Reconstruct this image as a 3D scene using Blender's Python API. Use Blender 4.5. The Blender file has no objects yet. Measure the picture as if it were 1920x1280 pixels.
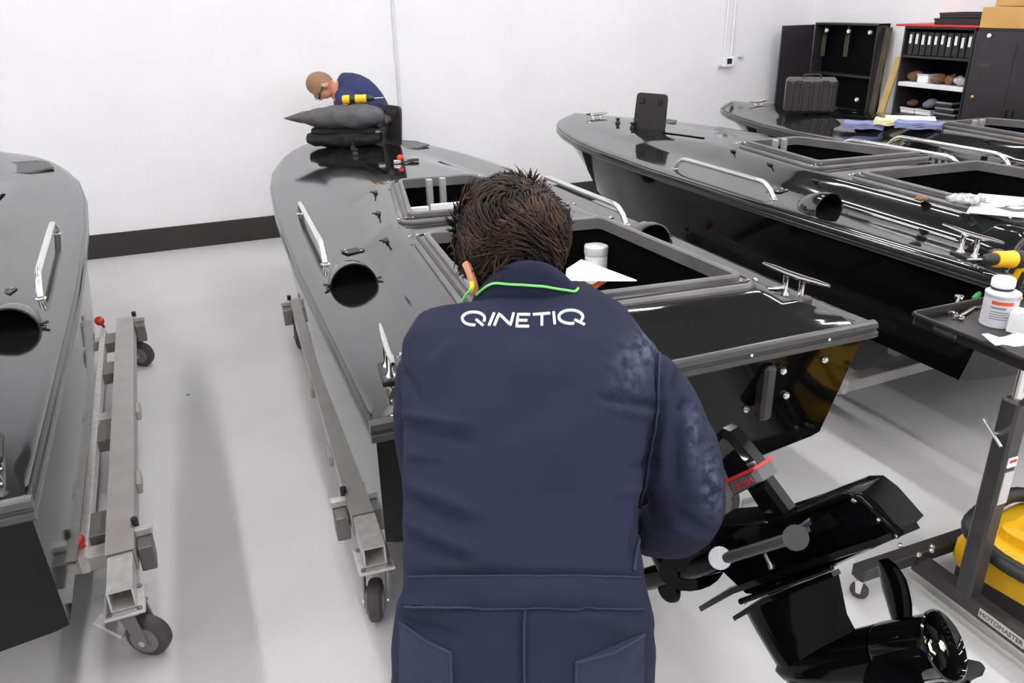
import bpy, bmesh, math, random
import numpy as np
from mathutils import Vector, Matrix
from mathutils.bvhtree import BVHTree
random.seed(7)
rng = np.random.default_rng(11)
SC = bpy.context.scene
COL = SC.collection
PI = math.pi

# ------------------------------------------------------------------ camera
FOC = 1495.0
PITCH, YAW, ROLL = (math.radians(a) for a in (23.17, 21.5, -1.28))
CAM = np.array([0.0, 0.0, 2.0])
FW = np.array([math.sin(YAW) * math.cos(PITCH), math.cos(YAW) * math.cos(PITCH), -math.sin(PITCH)])
_r = np.array([math.cos(YAW), -math.sin(YAW), 0.0])
_u = np.cross(_r, FW)
RT = _r * math.cos(ROLL) + _u * math.sin(ROLL)
UP = -_r * math.sin(ROLL) + _u * math.cos(ROLL)
cd = bpy.data.cameras.new('camera')
cd.sensor_width = 36.0
cd.lens = FOC / 1920 * 36.0
cd.clip_start = 0.05
cam = bpy.data.objects.new('camera', cd)
COL.objects.link(cam)
cam.matrix_world = Matrix([[RT[i], UP[i], -FW[i], CAM[i]] for i in range(3)] + [[0, 0, 0, 1]])
SC.camera = cam

# ------------------------------------------------------------------ world, exposure
w = bpy.data.worlds.new('world')
SC.world = w
w.use_nodes = True
w.node_tree.nodes['Background'].inputs[0].default_value = (0.9, 0.95, 1.0, 1)
w.node_tree.nodes['Background'].inputs[1].default_value = 0.1
SC.view_settings.view_transform = 'Standard'
SC.view_settings.look = 'None'
SC.view_settings.gamma = 1.0
SC.view_settings.use_curve_mapping = False
SC.view_settings.exposure = 0.0
LAMP = 80.0            # strength of the ceiling strip lamps

def ray(x, y):
    return FW + RT * (x - 960) / FOC - UP * (y - 640) / FOC
def at(x, y, z):      # a point of the workshop seen in direction (x, y) at depth z
    return CAM + ray(x, y) * z
def uz(x, y, h):      # the same at height h
    d = ray(x, y)
    return CAM + d * (h - CAM[2]) / d[2]

# ------------------------------------------------------------------ materials
def lin(c):
    c = c / 255.0
    return c / 12.92 if c <= 0.04045 else ((c + 0.055) / 1.055) ** 2.4
def rgb(r, g, b):
    return (lin(r), lin(g), lin(b), 1.0)
MATS = {}
def mat(name, c, rough=0.5, metal=0.0, ior=1.5, c2=None, scale=6.0, bump=0.0, bscale=60.0, emit=0.0, rvar=0.0, coat=0.0, stretch=None):
    m = bpy.data.materials.new(name)
    m.use_nodes = True
    nt = m.node_tree
    b = nt.nodes['Principled BSDF']
    b.inputs['Base Color'].default_value = c
    b.inputs['Roughness'].default_value = rough
    b.inputs['Metallic'].default_value = metal
    b.inputs['IOR'].default_value = ior
    b.inputs['Coat Weight'].default_value = coat
    tc = nt.nodes.new('ShaderNodeTexCoord')
    src = tc.outputs['Object']
    if stretch:
        mp = nt.nodes.new('ShaderNodeMapping')
        mp.inputs['Scale'].default_value = stretch
        nt.links.new(src, mp.inputs['Vector'])
        src = mp.outputs['Vector']
    n = nt.nodes.new('ShaderNodeTexNoise')
    n.inputs['Scale'].default_value = scale
    n.inputs['Detail'].default_value = 5
    nt.links.new(src, n.inputs['Vector'])
    r = nt.nodes.new('ShaderNodeValToRGB')
    r.color_ramp.elements[0].position = 0.35
    r.color_ramp.elements[1].position = 0.68
    r.color_ramp.elements[0].color = c
    r.color_ramp.elements[1].color = c2 if c2 else tuple(min(1, v * 1.12) for v in c[:3]) + (1,)
    nt.links.new(n.outputs['Fac'], r.inputs['Fac'])
    nt.links.new(r.outputs['Color'], b.inputs['Base Color'])
    if rvar:
        mr = nt.nodes.new('ShaderNodeMapRange')
        mr.inputs['To Min'].default_value = rough
        mr.inputs['To Max'].default_value = rough + rvar
        nt.links.new(n.outputs['Fac'], mr.inputs['Value'])
        nt.links.new(mr.outputs['Result'], b.inputs['Roughness'])
    if bump:
        n2 = nt.nodes.new('ShaderNodeTexNoise')
        n2.inputs['Scale'].default_value = bscale
        n2.inputs['Detail'].default_value = 4
        nt.links.new(src, n2.inputs['Vector'])
        bp = nt.nodes.new('ShaderNodeBump')
        bp.inputs['Strength'].default_value = bump
        bp.inputs['Distance'].default_value = 0.01
        nt.links.new(n2.outputs['Fac'], bp.inputs['Height'])
        nt.links.new(bp.outputs['Normal'], b.inputs['Normal'])
    if emit:
        b.inputs['Emission Color'].default_value = c
        b.inputs['Emission Strength'].default_value = emit
    MATS[name] = m
    return m

mat('gelcoat', (0.002, 0.0018, 0.0017, 1), 0.06, ior=1.28, c2=(0.0025, 0.0023, 0.0022, 1), scale=3)
mat('deckcoat', (0.006, 0.0055, 0.006, 1), 0.07, ior=2.25, c2=(0.008, 0.0075, 0.008, 1), scale=3)
mat('railcoat', rgb(34, 32, 33), 0.16, ior=1.7)
mat('rubber', (0.018, 0.017, 0.017, 1), 0.32, ior=1.5, bump=0.05)
mat('rail_grey', rgb(62, 59, 60), 0.3, ior=1.5)
mat('coaming', rgb(92, 90, 92), 0.34, ior=1.5, c2=rgb(110, 108, 110))
mat('gasket', rgb(30, 28, 30), 0.3)
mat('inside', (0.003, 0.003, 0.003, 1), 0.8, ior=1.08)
mat('lid_black', rgb(42, 39, 42), 0.34, bump=0.05)
mat('steel', rgb(232, 229, 226), 0.22, 0.93)
mat('chrome', rgb(228, 226, 224), 0.08, 1.0)
mat('aluminium', rgb(178, 174, 171), 0.45, 0.3, c2=rgb(168, 164, 161), scale=9, bump=0.03)
mat('alu_dark', rgb(120, 117, 116), 0.45, 0.5)
mat('alu_light', rgb(205, 203, 201), 0.4, 0.2, c2=rgb(185, 182, 180), scale=30)
mat('wheel_rubber', rgb(64, 62, 62), 0.6)
mat('wheel_hub', rgb(110, 108, 112), 0.4)
mat('red_knob', rgb(205, 50, 40), 0.4)
mat('floor', rgb(202, 201, 202), 0.5, ior=1.22, c2=rgb(195, 194, 195), scale=1.6, bump=0.03, bscale=90, rvar=0.12)
mat('white_wall', rgb(236, 236, 239), 0.65, c2=rgb(232, 232, 235), scale=2)
mat('ceiling', rgb(92, 92, 94), 0.8)
mat('skirting', rgb(44, 39, 39), 0.5, c2=rgb(52, 46, 45), scale=5)
mat('white_paint', rgb(232, 232, 234), 0.45)
mat('shadow_line_grey', rgb(206, 206, 210), 0.5)
mat('lamp', (1.0, 0.985, 0.97, 1), 0.5, emit=LAMP, c2=(1.0, 0.985, 0.97, 1))
mat('lamp_body', rgb(220, 220, 220), 0.5)
mat('navy', rgb(35, 38, 61), 0.82, ior=1.3, c2=rgb(31, 34, 55), scale=7, bump=0.35, bscale=700)
mat('navy_dark', rgb(38, 41, 64), 0.85, ior=1.4, bump=0.3, bscale=700)
mat('navy_seam', rgb(42, 45, 70), 0.8, ior=1.4)
mat('dusty', rgb(92, 98, 124), 0.9, ior=1.35, c2=rgb(74, 80, 108), scale=40)
mat('tee', rgb(50, 58, 98), 0.85, ior=1.4, c2=rgb(44, 51, 88), scale=9)
mat('trousers', rgb(40, 42, 52), 0.85)
mat('skin', rgb(205, 145, 118), 0.5, ior=1.4, c2=rgb(190, 128, 102), scale=12)
mat('stubble', rgb(152, 116, 92), 0.6, c2=rgb(134, 100, 80), scale=80)
mat('print_white', rgb(236, 236, 242), 0.6)
mat('cord_green', rgb(120, 205, 110), 0.45)
mat('plug_yellow', rgb(214, 214, 40), 0.6)
mat('boot', rgb(34, 30, 28), 0.5)
mat('tool_yellow', rgb(250, 196, 32), 0.38, c2=rgb(244, 186, 24), scale=5)
mat('tool_black', rgb(34, 33, 34), 0.45)
mat('cart_black', rgb(46, 43, 43), 0.38, c2=rgb(56, 53, 53), scale=20)
mat('bag', rgb(88, 86, 90), 0.8, c2=rgb(70, 68, 72), scale=16, bump=0.3, bscale=120)
mat('black_cloth', rgb(22, 20, 22), 0.8, bump=0.4, bscale=50)
mat('cabinet', rgb(44, 40, 44), 0.36, c2=rgb(48, 44, 48), scale=3)
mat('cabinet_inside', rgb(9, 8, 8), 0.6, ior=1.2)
mat('paper', rgb(240, 240, 244), 0.7)
mat('paper_grey', rgb(205, 206, 212), 0.6)
mat('cardboard', rgb(208, 160, 96), 0.8, c2=rgb(198, 150, 86), scale=4)
mat('wood', rgb(204, 178, 118), 0.7, c2=rgb(186, 158, 100), scale=8, stretch=(8, 8, 1))
mat('wood_dark', rgb(56, 52, 44), 0.7, c2=rgb(92, 85, 58), scale=6, stretch=(8, 8, 1))
mat('sticker_green', rgb(120, 205, 110), 0.6)
mat('red', rgb(196, 52, 44), 0.5)
mat('orange', rgb(222, 84, 40), 0.55)
mat('brown', rgb(132, 94, 62), 0.7, c2=rgb(88, 64, 46), scale=30)
mat('blue_cloth', rgb(134, 142, 180), 0.8, c2=rgb(116, 124, 166), scale=20)
mat('cream', rgb(226, 220, 178), 0.7)
mat('plastic_grey', rgb(196, 198, 204), 0.35)
mat('plastic_mid', rgb(128, 128, 136), 0.45)
mat('label_grey', rgb(196, 194, 192), 0.5)
mat('ink', rgb(70, 68, 68), 0.6)
mat('drive_black', (0.0025, 0.0025, 0.003, 1), 0.09, ior=1.2)
mat('drive_gloss', (0.003, 0.003, 0.0035, 1), 0.06, ior=1.55)
mat('drive_grey', rgb(92, 92, 96), 0.4)
mat('brass', rgb(200, 170, 90), 0.3, 0.9)
mat('glass_dark', rgb(30, 22, 20), 0.15)
mat('green_handle', rgb(30, 130, 74), 0.4)
mat('clear_bag', rgb(150, 150, 154), 0.2, c2=rgb(214, 214, 218), scale=60, bump=0.5, bscale=60)

def dusty_cloth(m):
    nt = m.node_tree; b = nt.nodes['Principled BSDF']
    src = b.inputs['Base Color'].links[0].from_socket
    a = nt.nodes.new('ShaderNodeAttribute'); a.attribute_name = 'dust'
    n = nt.nodes.new('ShaderNodeTexNoise'); n.inputs['Scale'].default_value = 55; n.inputs['Detail'].default_value = 6
    tc = nt.nodes.new('ShaderNodeTexCoord'); nt.links.new(tc.outputs['Object'], n.inputs['Vector'])
    mr = nt.nodes.new('ShaderNodeMapRange'); mr.inputs['From Min'].default_value = .38; mr.inputs['From Max'].default_value = .62
    nt.links.new(n.outputs['Fac'], mr.inputs['Value'])
    mu = nt.nodes.new('ShaderNodeMath'); mu.operation = 'MULTIPLY'
    nt.links.new(a.outputs['Fac'], mu.inputs[0]); nt.links.new(mr.outputs['Result'], mu.inputs[1])
    mx = nt.nodes.new('ShaderNodeMix'); mx.data_type = 'RGBA'
    nt.links.new(mu.outputs[0], mx.inputs['Factor']); nt.links.new(src, mx.inputs['A']); mx.inputs['B'].default_value = rgb(104, 110, 132)
    nt.links.new(mx.outputs['Result'], b.inputs['Base Color'])
mat('navy_worn', rgb(35, 38, 61), 0.82, ior=1.3, c2=rgb(31, 34, 55), scale=7, bump=0.35, bscale=700)
dusty_cloth(MATS['navy_worn'])

# painted block wall: joints hardly show, a shallow relief only
def block_wall():
    m = mat('block_wall', rgb(236, 236, 239), 0.62, c2=rgb(231, 231, 234), scale=1.5)
    nt = m.node_tree
    tc = [n for n in nt.nodes if n.type == 'TEX_COORD'][0]
    sp = nt.nodes.new('ShaderNodeSeparateXYZ'); cb = nt.nodes.new('ShaderNodeCombineXYZ')
    ad = nt.nodes.new('ShaderNodeMath'); ad.operation = 'ADD'
    nt.links.new(tc.outputs['Object'], sp.inputs[0])
    nt.links.new(sp.outputs['X'], ad.inputs[0]); nt.links.new(sp.outputs['Y'], ad.inputs[1])
    nt.links.new(ad.outputs[0], cb.inputs['X']); nt.links.new(sp.outputs['Z'], cb.inputs['Y'])
    br = nt.nodes.new('ShaderNodeTexBrick')
    br.inputs['Scale'].default_value = 1.0
    br.inputs['Brick Width'].default_value = 0.4
    br.inputs['Row Height'].default_value = 0.2
    br.inputs['Mortar Size'].default_value = 0.006
    br.inputs['Mortar Smooth'].default_value = 0.6
    nt.links.new(cb.outputs[0], br.inputs['Vector'])
    bp = nt.nodes.new('ShaderNodeBump'); bp.inputs['Strength'].default_value = 0.12; bp.inputs['Distance'].default_value = 0.004
    bp.invert = True
    nt.links.new(br.outputs['Fac'], bp.inputs['Height'])
    nt.links.new(bp.outputs['Normal'], nt.nodes['Principled BSDF'].inputs['Normal'])
block_wall()

# ------------------------------------------------------------------ mesh helpers
def V3(p): return np.array(p, float)
def unit(v):
    v = V3(v); return v / (np.linalg.norm(v) + 1e-12)
def frame(d, ref=None):
    d = unit(d)
    r = V3(ref) if ref is not None else (V3((0, 0, 1)) if abs(d[2]) < 0.9 else V3((1, 0, 0)))
    a = unit(np.cross(r, d)); b = np.cross(d, a)
    return a, b, d
def rotz(a):
    return np.array([[math.cos(a), -math.sin(a), 0], [math.sin(a), math.cos(a), 0], [0, 0, 1.0]])

class MB:
    def __init__(self): self.v = []; self.f = []
    def add(self, vs, fs):
        n = len(self.v)
        self.v += [tuple(float(c) for c in p) for p in vs]
        self.f += [tuple(i + n for i in f) for f in fs]
        return self
    def box(self, c, s, R=None, bev=0.0):
        c = V3(c); s = V3(s) / 2; R = np.eye(3) if R is None else np.array(R, float)
        b = min(bev, 0.45 * 2 * min(s))
        if b <= 0:
            P = [(x, y, z) for z in (-1, 1) for y in (-1, 1) for x in (-1, 1)]
            return self.add([c + R @ (V3(p) * s) for p in P], [(0, 2, 3, 1), (4, 5, 7, 6), (0, 1, 5, 4), (2, 6, 7, 3), (0, 4, 6, 2), (1, 3, 7, 5)])
        vs = []; idx = {}
        for sx in (-1, 1):
            for sy in (-1, 1):
                for sz in (-1, 1):
                    q = V3((sx, sy, sz))
                    for k in range(3):
                        p = q * (s - b); p[k] = q[k] * s[k]
                        idx[(sx, sy, sz, k)] = len(vs); vs.append(c + R @ p)
        fs = []
        for k in range(3):
            i, j = (k + 1) % 3, (k + 2) % 3
            for sk in (-1, 1):
                loop = []
                for a, d in ((-1, -1), (1, -1), (1, 1), (-1, 1)):
                    q = [0, 0, 0]; q[k] = sk; q[i] = a; q[j] = d
                    loop.append(idx[(*q, k)])
                fs.append(tuple(loop if sk > 0 else loop[::-1]))
            for a in (-1, 1):
                for d in (-1, 1):
                    q0 = [0, 0, 0]; q1 = [0, 0, 0]
                    q0[k] = -1; q1[k] = 1
                    for q in (q0, q1): q[i] = a; q[j] = d
                    f = (idx[(*q0, i)], idx[(*q0, j)], idx[(*q1, j)], idx[(*q1, i)])
                    fs.append(f if a * d > 0 else f[::-1])
        for sx in (-1, 1):
            for sy in (-1, 1):
                for sz in (-1, 1):
                    f = tuple(idx[(sx, sy, sz, k)] for k in range(3))
                    fs.append(f if sx * sy * sz > 0 else f[::-1])
        return self.add(vs, fs)
    def loft(self, rings, closed=True, cap0=True, cap1=True):
        n = len(rings[0]); vs = [p for r in rings for p in r]; fs = []
        for i in range(len(rings) - 1):
            for j in range(n if closed else n - 1):
                k = (j + 1) % n
                fs.append((i * n + j, i * n + k, (i + 1) * n + k, (i + 1) * n + j))
        if cap0: fs.append(tuple(range(n))[::-1])
        if cap1: fs.append(tuple((len(rings) - 1) * n + j for j in range(n)))
        return self.add(vs, fs)
    def cyl(self, p0, p1, r0, r1=None, n=16, caps=True):
        p0 = V3(p0); p1 = V3(p1); r1 = r0 if r1 is None else r1
        a, b, d = frame(p1 - p0)
        R = [[p + r * (a * math.cos(t) + b * math.sin(t)) for t in np.linspace(0, 2 * PI, n, endpoint=False)] for p, r in ((p0, r0), (p1, r1))]
        return self.loft(R, True, caps, caps)
    def lathe(self, c, axis, prof, n=24, cap0=True, cap1=True, ref=None):   # prof: (radius, distance along axis)
        c = V3(c); a, b, d = frame(axis, ref)
        R = [[c + d * h + r * (a * math.cos(t) + b * math.sin(t)) for t in np.linspace(0, 2 * PI, n, endpoint=False)] for r, h in prof]
        return self.loft(R, True, cap0, cap1)
    def tube(self, path, r, n=10, caps=True, flat=None):
        P = [V3(p) for p in path]; m = len(P)
        rs = r if hasattr(r, '__len__') else [r] * m
        T = [unit(P[min(i + 1, m - 1)] - P[max(i - 1, 0)]) for i in range(m)]
        a, b, _ = frame(T[0]); rings = []
        for i in range(m):
            a = unit(a - T[i] * (a @ T[i])); b = np.cross(T[i], a)
            rr = rs[i]; ra, rb = rr if hasattr(rr, '__len__') else (rr, rr)
            rings.append([P[i] + a * ra * math.cos(t) + b * rb * math.sin(t) for t in np.linspace(0, 2 * PI, n, endpoint=False)])
        return self.loft(rings, True, caps, caps)
    def ell(self, c, r, R=None, nu=16, nv=10):
        c = V3(c); r = V3(r); R = np.eye(3) if R is None else np.array(R, float)
        rings = []
        for i in range(nv + 1):
            ph = -PI / 2 + PI * min(max(i / nv, 0.02), 0.98)
            rings.append([c + R @ (r * V3((math.cos(ph) * math.cos(t), math.cos(ph) * math.sin(t), math.sin(ph)))) for t in np.linspace(0, 2 * PI, nu, endpoint=False)])
        return self.loft(rings)
    def prism(self, poly, ext):             # poly: 3D points of a planar outline, ext: 3D vector
        e = V3(ext)
        A = [V3(p) - e / 2 for p in poly]; B = [V3(p) + e / 2 for p in poly]
        return self.loft([A, B])
    def sweep(self, path, prof, closed=True, up=(0, 0, 1)):   # prof: (outward, up) offsets; path in plan, anticlockwise
        P = [V3(p) for p in path]; n = len(P); up = V3(up); rings = []
        for i in range(n):
            a = P[i] - P[i - 1] if (closed or i > 0) else P[1] - P[0]
            b = P[(i + 1) % n] - P[i] if (closed or i < n - 1) else P[-1] - P[-2]
            na = unit(np.cross(a, up)); nb = unit(np.cross(b, up))
            m = unit(na + nb); m = m / max(0.4, m @ na)
            rings.append([P[i] + m * u + up * v for u, v in prof])
        k = len(prof)
        if closed:
            vs = [p for r in rings for p in r]
            fs = [(i * k + j, ((i + 1) % n) * k + j, ((i + 1) % n) * k + (j + 1) % k, i * k + (j + 1) % k) for i in range(n) for j in range(k)]
            return self.add(vs, fs)
        return self.loft(rings)
    def xf(self, R, t):
        R = np.array(R, float); t = V3(t)
        self.v = [tuple(R @ V3(p) + t) for p in self.v]
        return self
    def mesh(self, name, m, smooth=35):
        me = bpy.data.meshes.new(name)
        me.from_pydata(self.v, [], self.f)
        bm = bmesh.new(); bm.from_mesh(me)
        bmesh.ops.recalc_face_normals(bm, faces=bm.faces)
        bm.to_mesh(me); bm.free()
        if smooth:
            me.polygons.foreach_set('use_smooth', [True] * len(me.polygons))
            me.set_sharp_from_angle(angle=math.radians(smooth))
        me.materials.append(MATS[m])
        return me
    def build(self, name, m, parent=None, smooth=35, label=None):
        return link(name, self.mesh(name, m, smooth), parent, label)

ROOTM = {}
def link(name, me, parent=None, label=None):
    o = bpy.data.objects.new(name, me)
    COL.objects.link(o)
    if parent is not None:
        o.parent = parent
    if label: o['label'] = label
    return o
def tag(o, label=None, cat=None, group=None, kind=None):
    if label: o['label'] = label
    if cat: o['category'] = cat
    if group: o['group'] = group
    if kind: o['kind'] = kind
    return o
def thing(name, label, cat, loc=(0, 0, 0), rz=0.0, group=None):
    o = bpy.data.objects.new(name, None)
    COL.objects.link(o)
    o.location = loc; o.rotation_euler = (0, 0, rz)
    o.empty_display_size = 0.1
    return tag(o, label, cat, group)
def copy_tree(o, parent=None):
    c = o.copy(); COL.objects.link(c); c.parent = parent
    for ch in list(o.children): copy_tree(ch, c)
    return c
def wthing(name, label, cat, loc, group=None):   # parts are given in workshop coordinates; wmb() moves them into the thing's own
    return thing(name, label, cat, tuple(float(c) for c in loc), 0.0, group)
def wbuild(mb, name, m, root, parent=None, smooth=35, label=None):
    mb.xf(np.eye(3), -V3(root.location))
    return mb.build(name, m, parent if parent is not None else root, smooth, label)
def solo(mb, name, m, loc, label, cat, group=None, smooth=35, kind=None):  # a thing of one mesh, origin at loc
    mb.xf(np.eye(3), -V3(loc))
    o = mb.build(name, m, None, smooth)
    o.location = tuple(float(c) for c in loc)
    return tag(o, label, cat, group, kind)
def interp(x, xs, ys):
    return float(np.interp(x, xs, ys))
def smoothstep(t):
    t = min(1.0, max(0.0, t)); return t * t * (3 - 2 * t)
def spline(pts, n):                          # Catmull-Rom through pts
    P = [V3(p) for p in pts]; P = [2 * P[0] - P[1]] + P + [2 * P[-1] - P[-2]]
    out = []
    for i in range(1, len(P) - 2):
        for k in range(n):
            t = k / n
            out.append(0.5 * ((2 * P[i]) + (-P[i - 1] + P[i + 1]) * t + (2 * P[i - 1] - 5 * P[i] + 4 * P[i + 1] - P[i + 2]) * t * t + (-P[i - 1] + 3 * P[i] - 3 * P[i + 1] + P[i + 2]) * t ** 3))
    out.append(P[-2]); return out

# ------------------------------------------------------------------ room
WY, WX, CH = 7.57, 6.66, 4.3
X0, Y0 = -5.0, -4.5
def struct(mb, name, m, parent=None, smooth=0):
    o = mb.build(name, m, parent, smooth)
    if parent is None: o['kind'] = 'structure'
    return o
struct(MB().box(((X0 + WX) / 2, (Y0 + WY) / 2, -0.05), (WX - X0, WY - Y0, 0.1)), 'floor', 'floor')
struct(MB().box(((X0 + WX) / 2, (Y0 + WY) / 2, CH + 0.05), (WX - X0, WY - Y0, 0.1)), 'ceiling', 'ceiling')
struct(MB().box(((X0 + WX) / 2, WY + 0.05, CH / 2), (WX - X0 + .2, 0.1, CH)), 'wall_back', 'block_wall')
struct(MB().box((WX + 0.05, (Y0 + WY) / 2, CH / 2), (0.1, WY - Y0, CH)), 'wall_right', 'block_wall')
struct(MB().box((X0 - 0.05, (Y0 + WY) / 2, CH / 2), (0.1, WY - Y0, CH)), 'wall_left', 'block_wall')
struct(MB().box(((X0 + WX) / 2, Y0 - 0.05, CH / 2), (WX - X0 + .2, 0.1, CH)), 'wall_front', 'block_wall')
struct(MB().box(((X0 + WX) / 2, WY - 0.006, 0.105), (WX - X0, 0.012, 0.21)), 'baseboard_back', 'skirting')
struct(MB().box((WX - 0.006, (Y0 + WY) / 2 - 0.01, 0.105), (0.012, WY - Y0 - 0.03, 0.21)), 'baseboard_right', 'skirting')
# vertical strip, its grey painted as the shadow line where two wall panels meet
struct(MB().box((1.905, WY - 0.008, 2.25), (0.03, 0.012, CH - 0.5), bev=0.003), 'shadow_strip_1', 'shadow_line_grey')

# ceiling strip lamps
for x, row in ((-3.7, 'far left'), (-1.7, 'left boat'), (0.3, 'middle boat'), (2.3, 'gangway'), (3.7, 'boat right of the middle'), (5.2, 'right boats')):
    for y, wh in ((-2.8, 'well behind the camera'), (-0.7, 'just behind the camera'), (1.4, 'above the sterns'), (3.5, 'amidships'), (5.6, 'near the back wall')):
        if (x == 3.7 and 1 < y < 5) or (x == -3.7 and y > 5): continue
        t = thing('ceiling_lamp', f'white strip lamp on the ceiling, {row} row, {wh}', 'lamp', (x, y, CH), 0, 'strip lamps on the ceiling')
        MB().box((0, 0, -0.03), (0.12, 1.5, 0.06), bev=0.01).build('housing', 'lamp_body', t)
        MB().box((0, 0, -0.066), (0.075, 1.44, 0.012)).build('diffuser', 'lamp', t, 0)
# ------------------------------------------------------------------ boats
ZG = 1.04                                    # gunwale height
LB = 4.72
WXS = [0, 1.4, 2.3, 3.07, 3.5, 3.95, 4.2, 4.4, 4.55, 4.66, 4.72]
WYS = [.80, .79, .758, .70, .64, .525, .43, .33, .235, .13, 0.0]
def hw(y): return interp(y, WXS, WYS)
OX = [0, .22, 1.12, 1.44, 2.22, 3.0, 4.0, 4.72]
OY = [.41, .43, .365, .34, .19, .13, .1, 0.0]
def sk(p):                                   # the openings sit a little askew on the deck
    x, y, z = p
    W = max(hw(min(max(y, 0), LB)), 1e-3)
    g = smoothstep((y - .05) / .3) * (1 - smoothstep((y - 2.6) / .9)) * max(0.0, 1 - (abs(x) / W) ** 4)
    return (x + .045 * g, y - .12 * x * g, z)
def oh(y): return min(interp(y, OX, OY), 0.45 * hw(y) + (0.2 if y < 3 else 0))
def trunk(y):                                # height of the raised middle above the side deck
    rear = math.sin(min(1, y / 0.19) * PI / 2) ** 1.1 if y < 0.19 else 1.0
    return rear * interp(y, [0, 1.2, 1.45, 2.3, 2.9, 3.5, 4.72], [.092, .092, .09, .075, .045, .01, 0])
def tedge(y):                                # half-width of the trunk top
    fl = (1 - smoothstep(y / 0.17))
    return min(oh(y) + 0.075 + fl * 0.24, 0.93 * hw(y))
def tfoot(y):
    return min(max(tedge(y) + interp(y, [0, .2, 1.1, 1.6, 2.3, 3.5], [.04, .095, .105, .15, .22, .25]), 0), 0.965 * hw(y))
def deck_z(x, y):
    W = max(hw(y), 1e-4); ax = abs(x)
    a, b = tedge(y), max(tfoot(y), tedge(y) + 1e-4)
    u = min(1.0, max(0.0, (ax - a) / (b - a))); k = interp(y, [0, 1.0, 1.8], [.75, .75, 0])
    t = 1 - (k * min(1.0, max(0.0, (u - .06) / .88)) + (1 - k) * smoothstep(u))
    return ZG + 0.012 * (1 - min(1, ax / W) ** 2) * interp(y, [0, .3, 4], [0, 1, 2]) + trunk(y) * t
HOLES = [(.26, 1.12), (1.44, 2.22)]
CACHE = {}
def deck_mesh():
    ys = sorted(set([0, .01, .03, .06, .09, .12, .15, .18, .2, .225] + [h for H in HOLES for h in H] + list(np.round(np.linspace(.3, 4.0, 50), 4)) + [4.1, 4.2, 4.3, 4.4, 4.48, 4.55, 4.61, 4.66, 4.69, 4.705]))
    rows = []; ncol = None
    for y in ys:
        W = hw(y); o = oh(y); a = tedge(y); b = tfoot(y)
        xs = [0, o * .5, o, (o + a) / 2, a] + [a + (b - a) * q for q in (.125, .25, .375, .5, .625, .75, .875, 1)] + [b + (W - b) * q for q in (.4, .8, .95)] + [W]
        half = [(x, y, deck_z(x, y)) for x in xs]
        half[-1] = (W, y, ZG - 0.006)
        rows.append([(-x, yy, z) for x, yy, z in half[::-1]] + half[1:])
    n = len(rows[0]); c = n // 2
    m = MB(); vs = [sk(p) for r in rows for p in r]; fs = []
    for i in range(len(rows) - 1):
        ym = (ys[i] + ys[i + 1]) / 2
        hole = any(h0 < ym < h1 for h0, h1 in HOLES)
        for j in range(n - 1):
            if hole and c - 2 <= j < c + 2: continue
            fs.append((i * n + j, i * n + j + 1, (i + 1) * n + j + 1, (i + 1) * n + j))
    tip = len(vs); vs.append((0, LB, ZG - 0.004))
    L = (len(rows) - 1) * n
    for j in range(n - 1): fs.append((L + j, L + j + 1, tip))
    m.add(vs, fs)
    return m
def hull_mesh():
    m = MB(); rings = []
    for t in list(np.linspace(0, .8, 26)) + [.85, .9, .94, .97, .99, 1.0]:
        y = LB * t
        W = max(hw(y), 0.004)
        fx = interp(t, [0, .5, .8, 1], [.975, .95, .80, .35])
        yc = interp(t, [0, .25, 1], [.12, .25 * LB + .03, 4.35]); yk = interp(t, [0, .25, 1], [.135, .25 * LB + .03, 4.22])
        zc = interp(t, [0, .6, .85, 1], [.58, .60, .66, .74]); zk = interp(t, [0, .6, .85, 1], [.47, .48, .53, .60])
        zt = ZG - .006
        side = []
        for q in (0, .08, .3, .55, .8, 1.0):
            xx = W * (1 - q) + W * fx * q - (0.02 * math.sin(PI * q) * W if t > .6 else 0)
            side.append((xx, y * (1 - q) + yc * q, zt * (1 - q) + zc * q))
        xb = W * fx
        side += [(xb - .035, yc + (yk - yc) * .1, zc - .012), (xb * .5, (yc + yk) / 2, (zc + zk) / 2 - .01), (0, yk, zk)]
        rings.append([(-x, a, b) for x, a, b in side] + [(x, a, b) for x, a, b in side[-2::-1]])
    m.loft(rings, closed=False, cap0=True, cap1=False)
    return m
def gunwale_path(off=0.0):
    pts = [(-hw(y) - off, y, 0) for y in list(np.linspace(0, 4.0, 40)) + [4.1, 4.2, 4.3, 4.4, 4.48, 4.55, 4.61, 4.66, 4.695]]
    return pts + [(0, LB + off, 0)] + [(-x, y, z) for x, y, z in pts[::-1]]
def rail_mesh():
    pr = [(-.004, -.058), (.010, -.056), (.015, -.05), (.015, -.038), (.009, -.034), (.009, -.029), (.013, -.024), (.011, -.014), (.004, -.010), (-.004, -.010)]
    m = MB()
    path = [(x, y, ZG) for x, y, z in gunwale_path()][::-1]
    m.sweep(path, pr, closed=False)
    return m
def stern_rail_mesh():
    m = MB()
    prof = [(-.001, -.055), (-.016, -.055), (-.026, -.046), (-.026, -.032), (-.018, -.028), (-.018, -.023), (-.024, -.017), (-.02, -.003), (-.008, .002), (.004, .001)]
    m.loft([[(x, p[0], ZG + p[1]) for p in prof] for x in (-.815, .815)])
    return m
def rounded_loop(pts, r, n=4):
    out = []; N = len(pts)
    for i in range(N):
        p = V3(pts[i]); a = unit(V3(pts[i - 1]) - p); b = unit(V3(pts[(i + 1) % N]) - p)
        for k in range(n + 1):
            t = k / n
            out.append((p + a * r) * (1 - t) ** 2 + 2 * p * t * (1 - t) + (p + b * r) * t * t)
    return out
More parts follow.
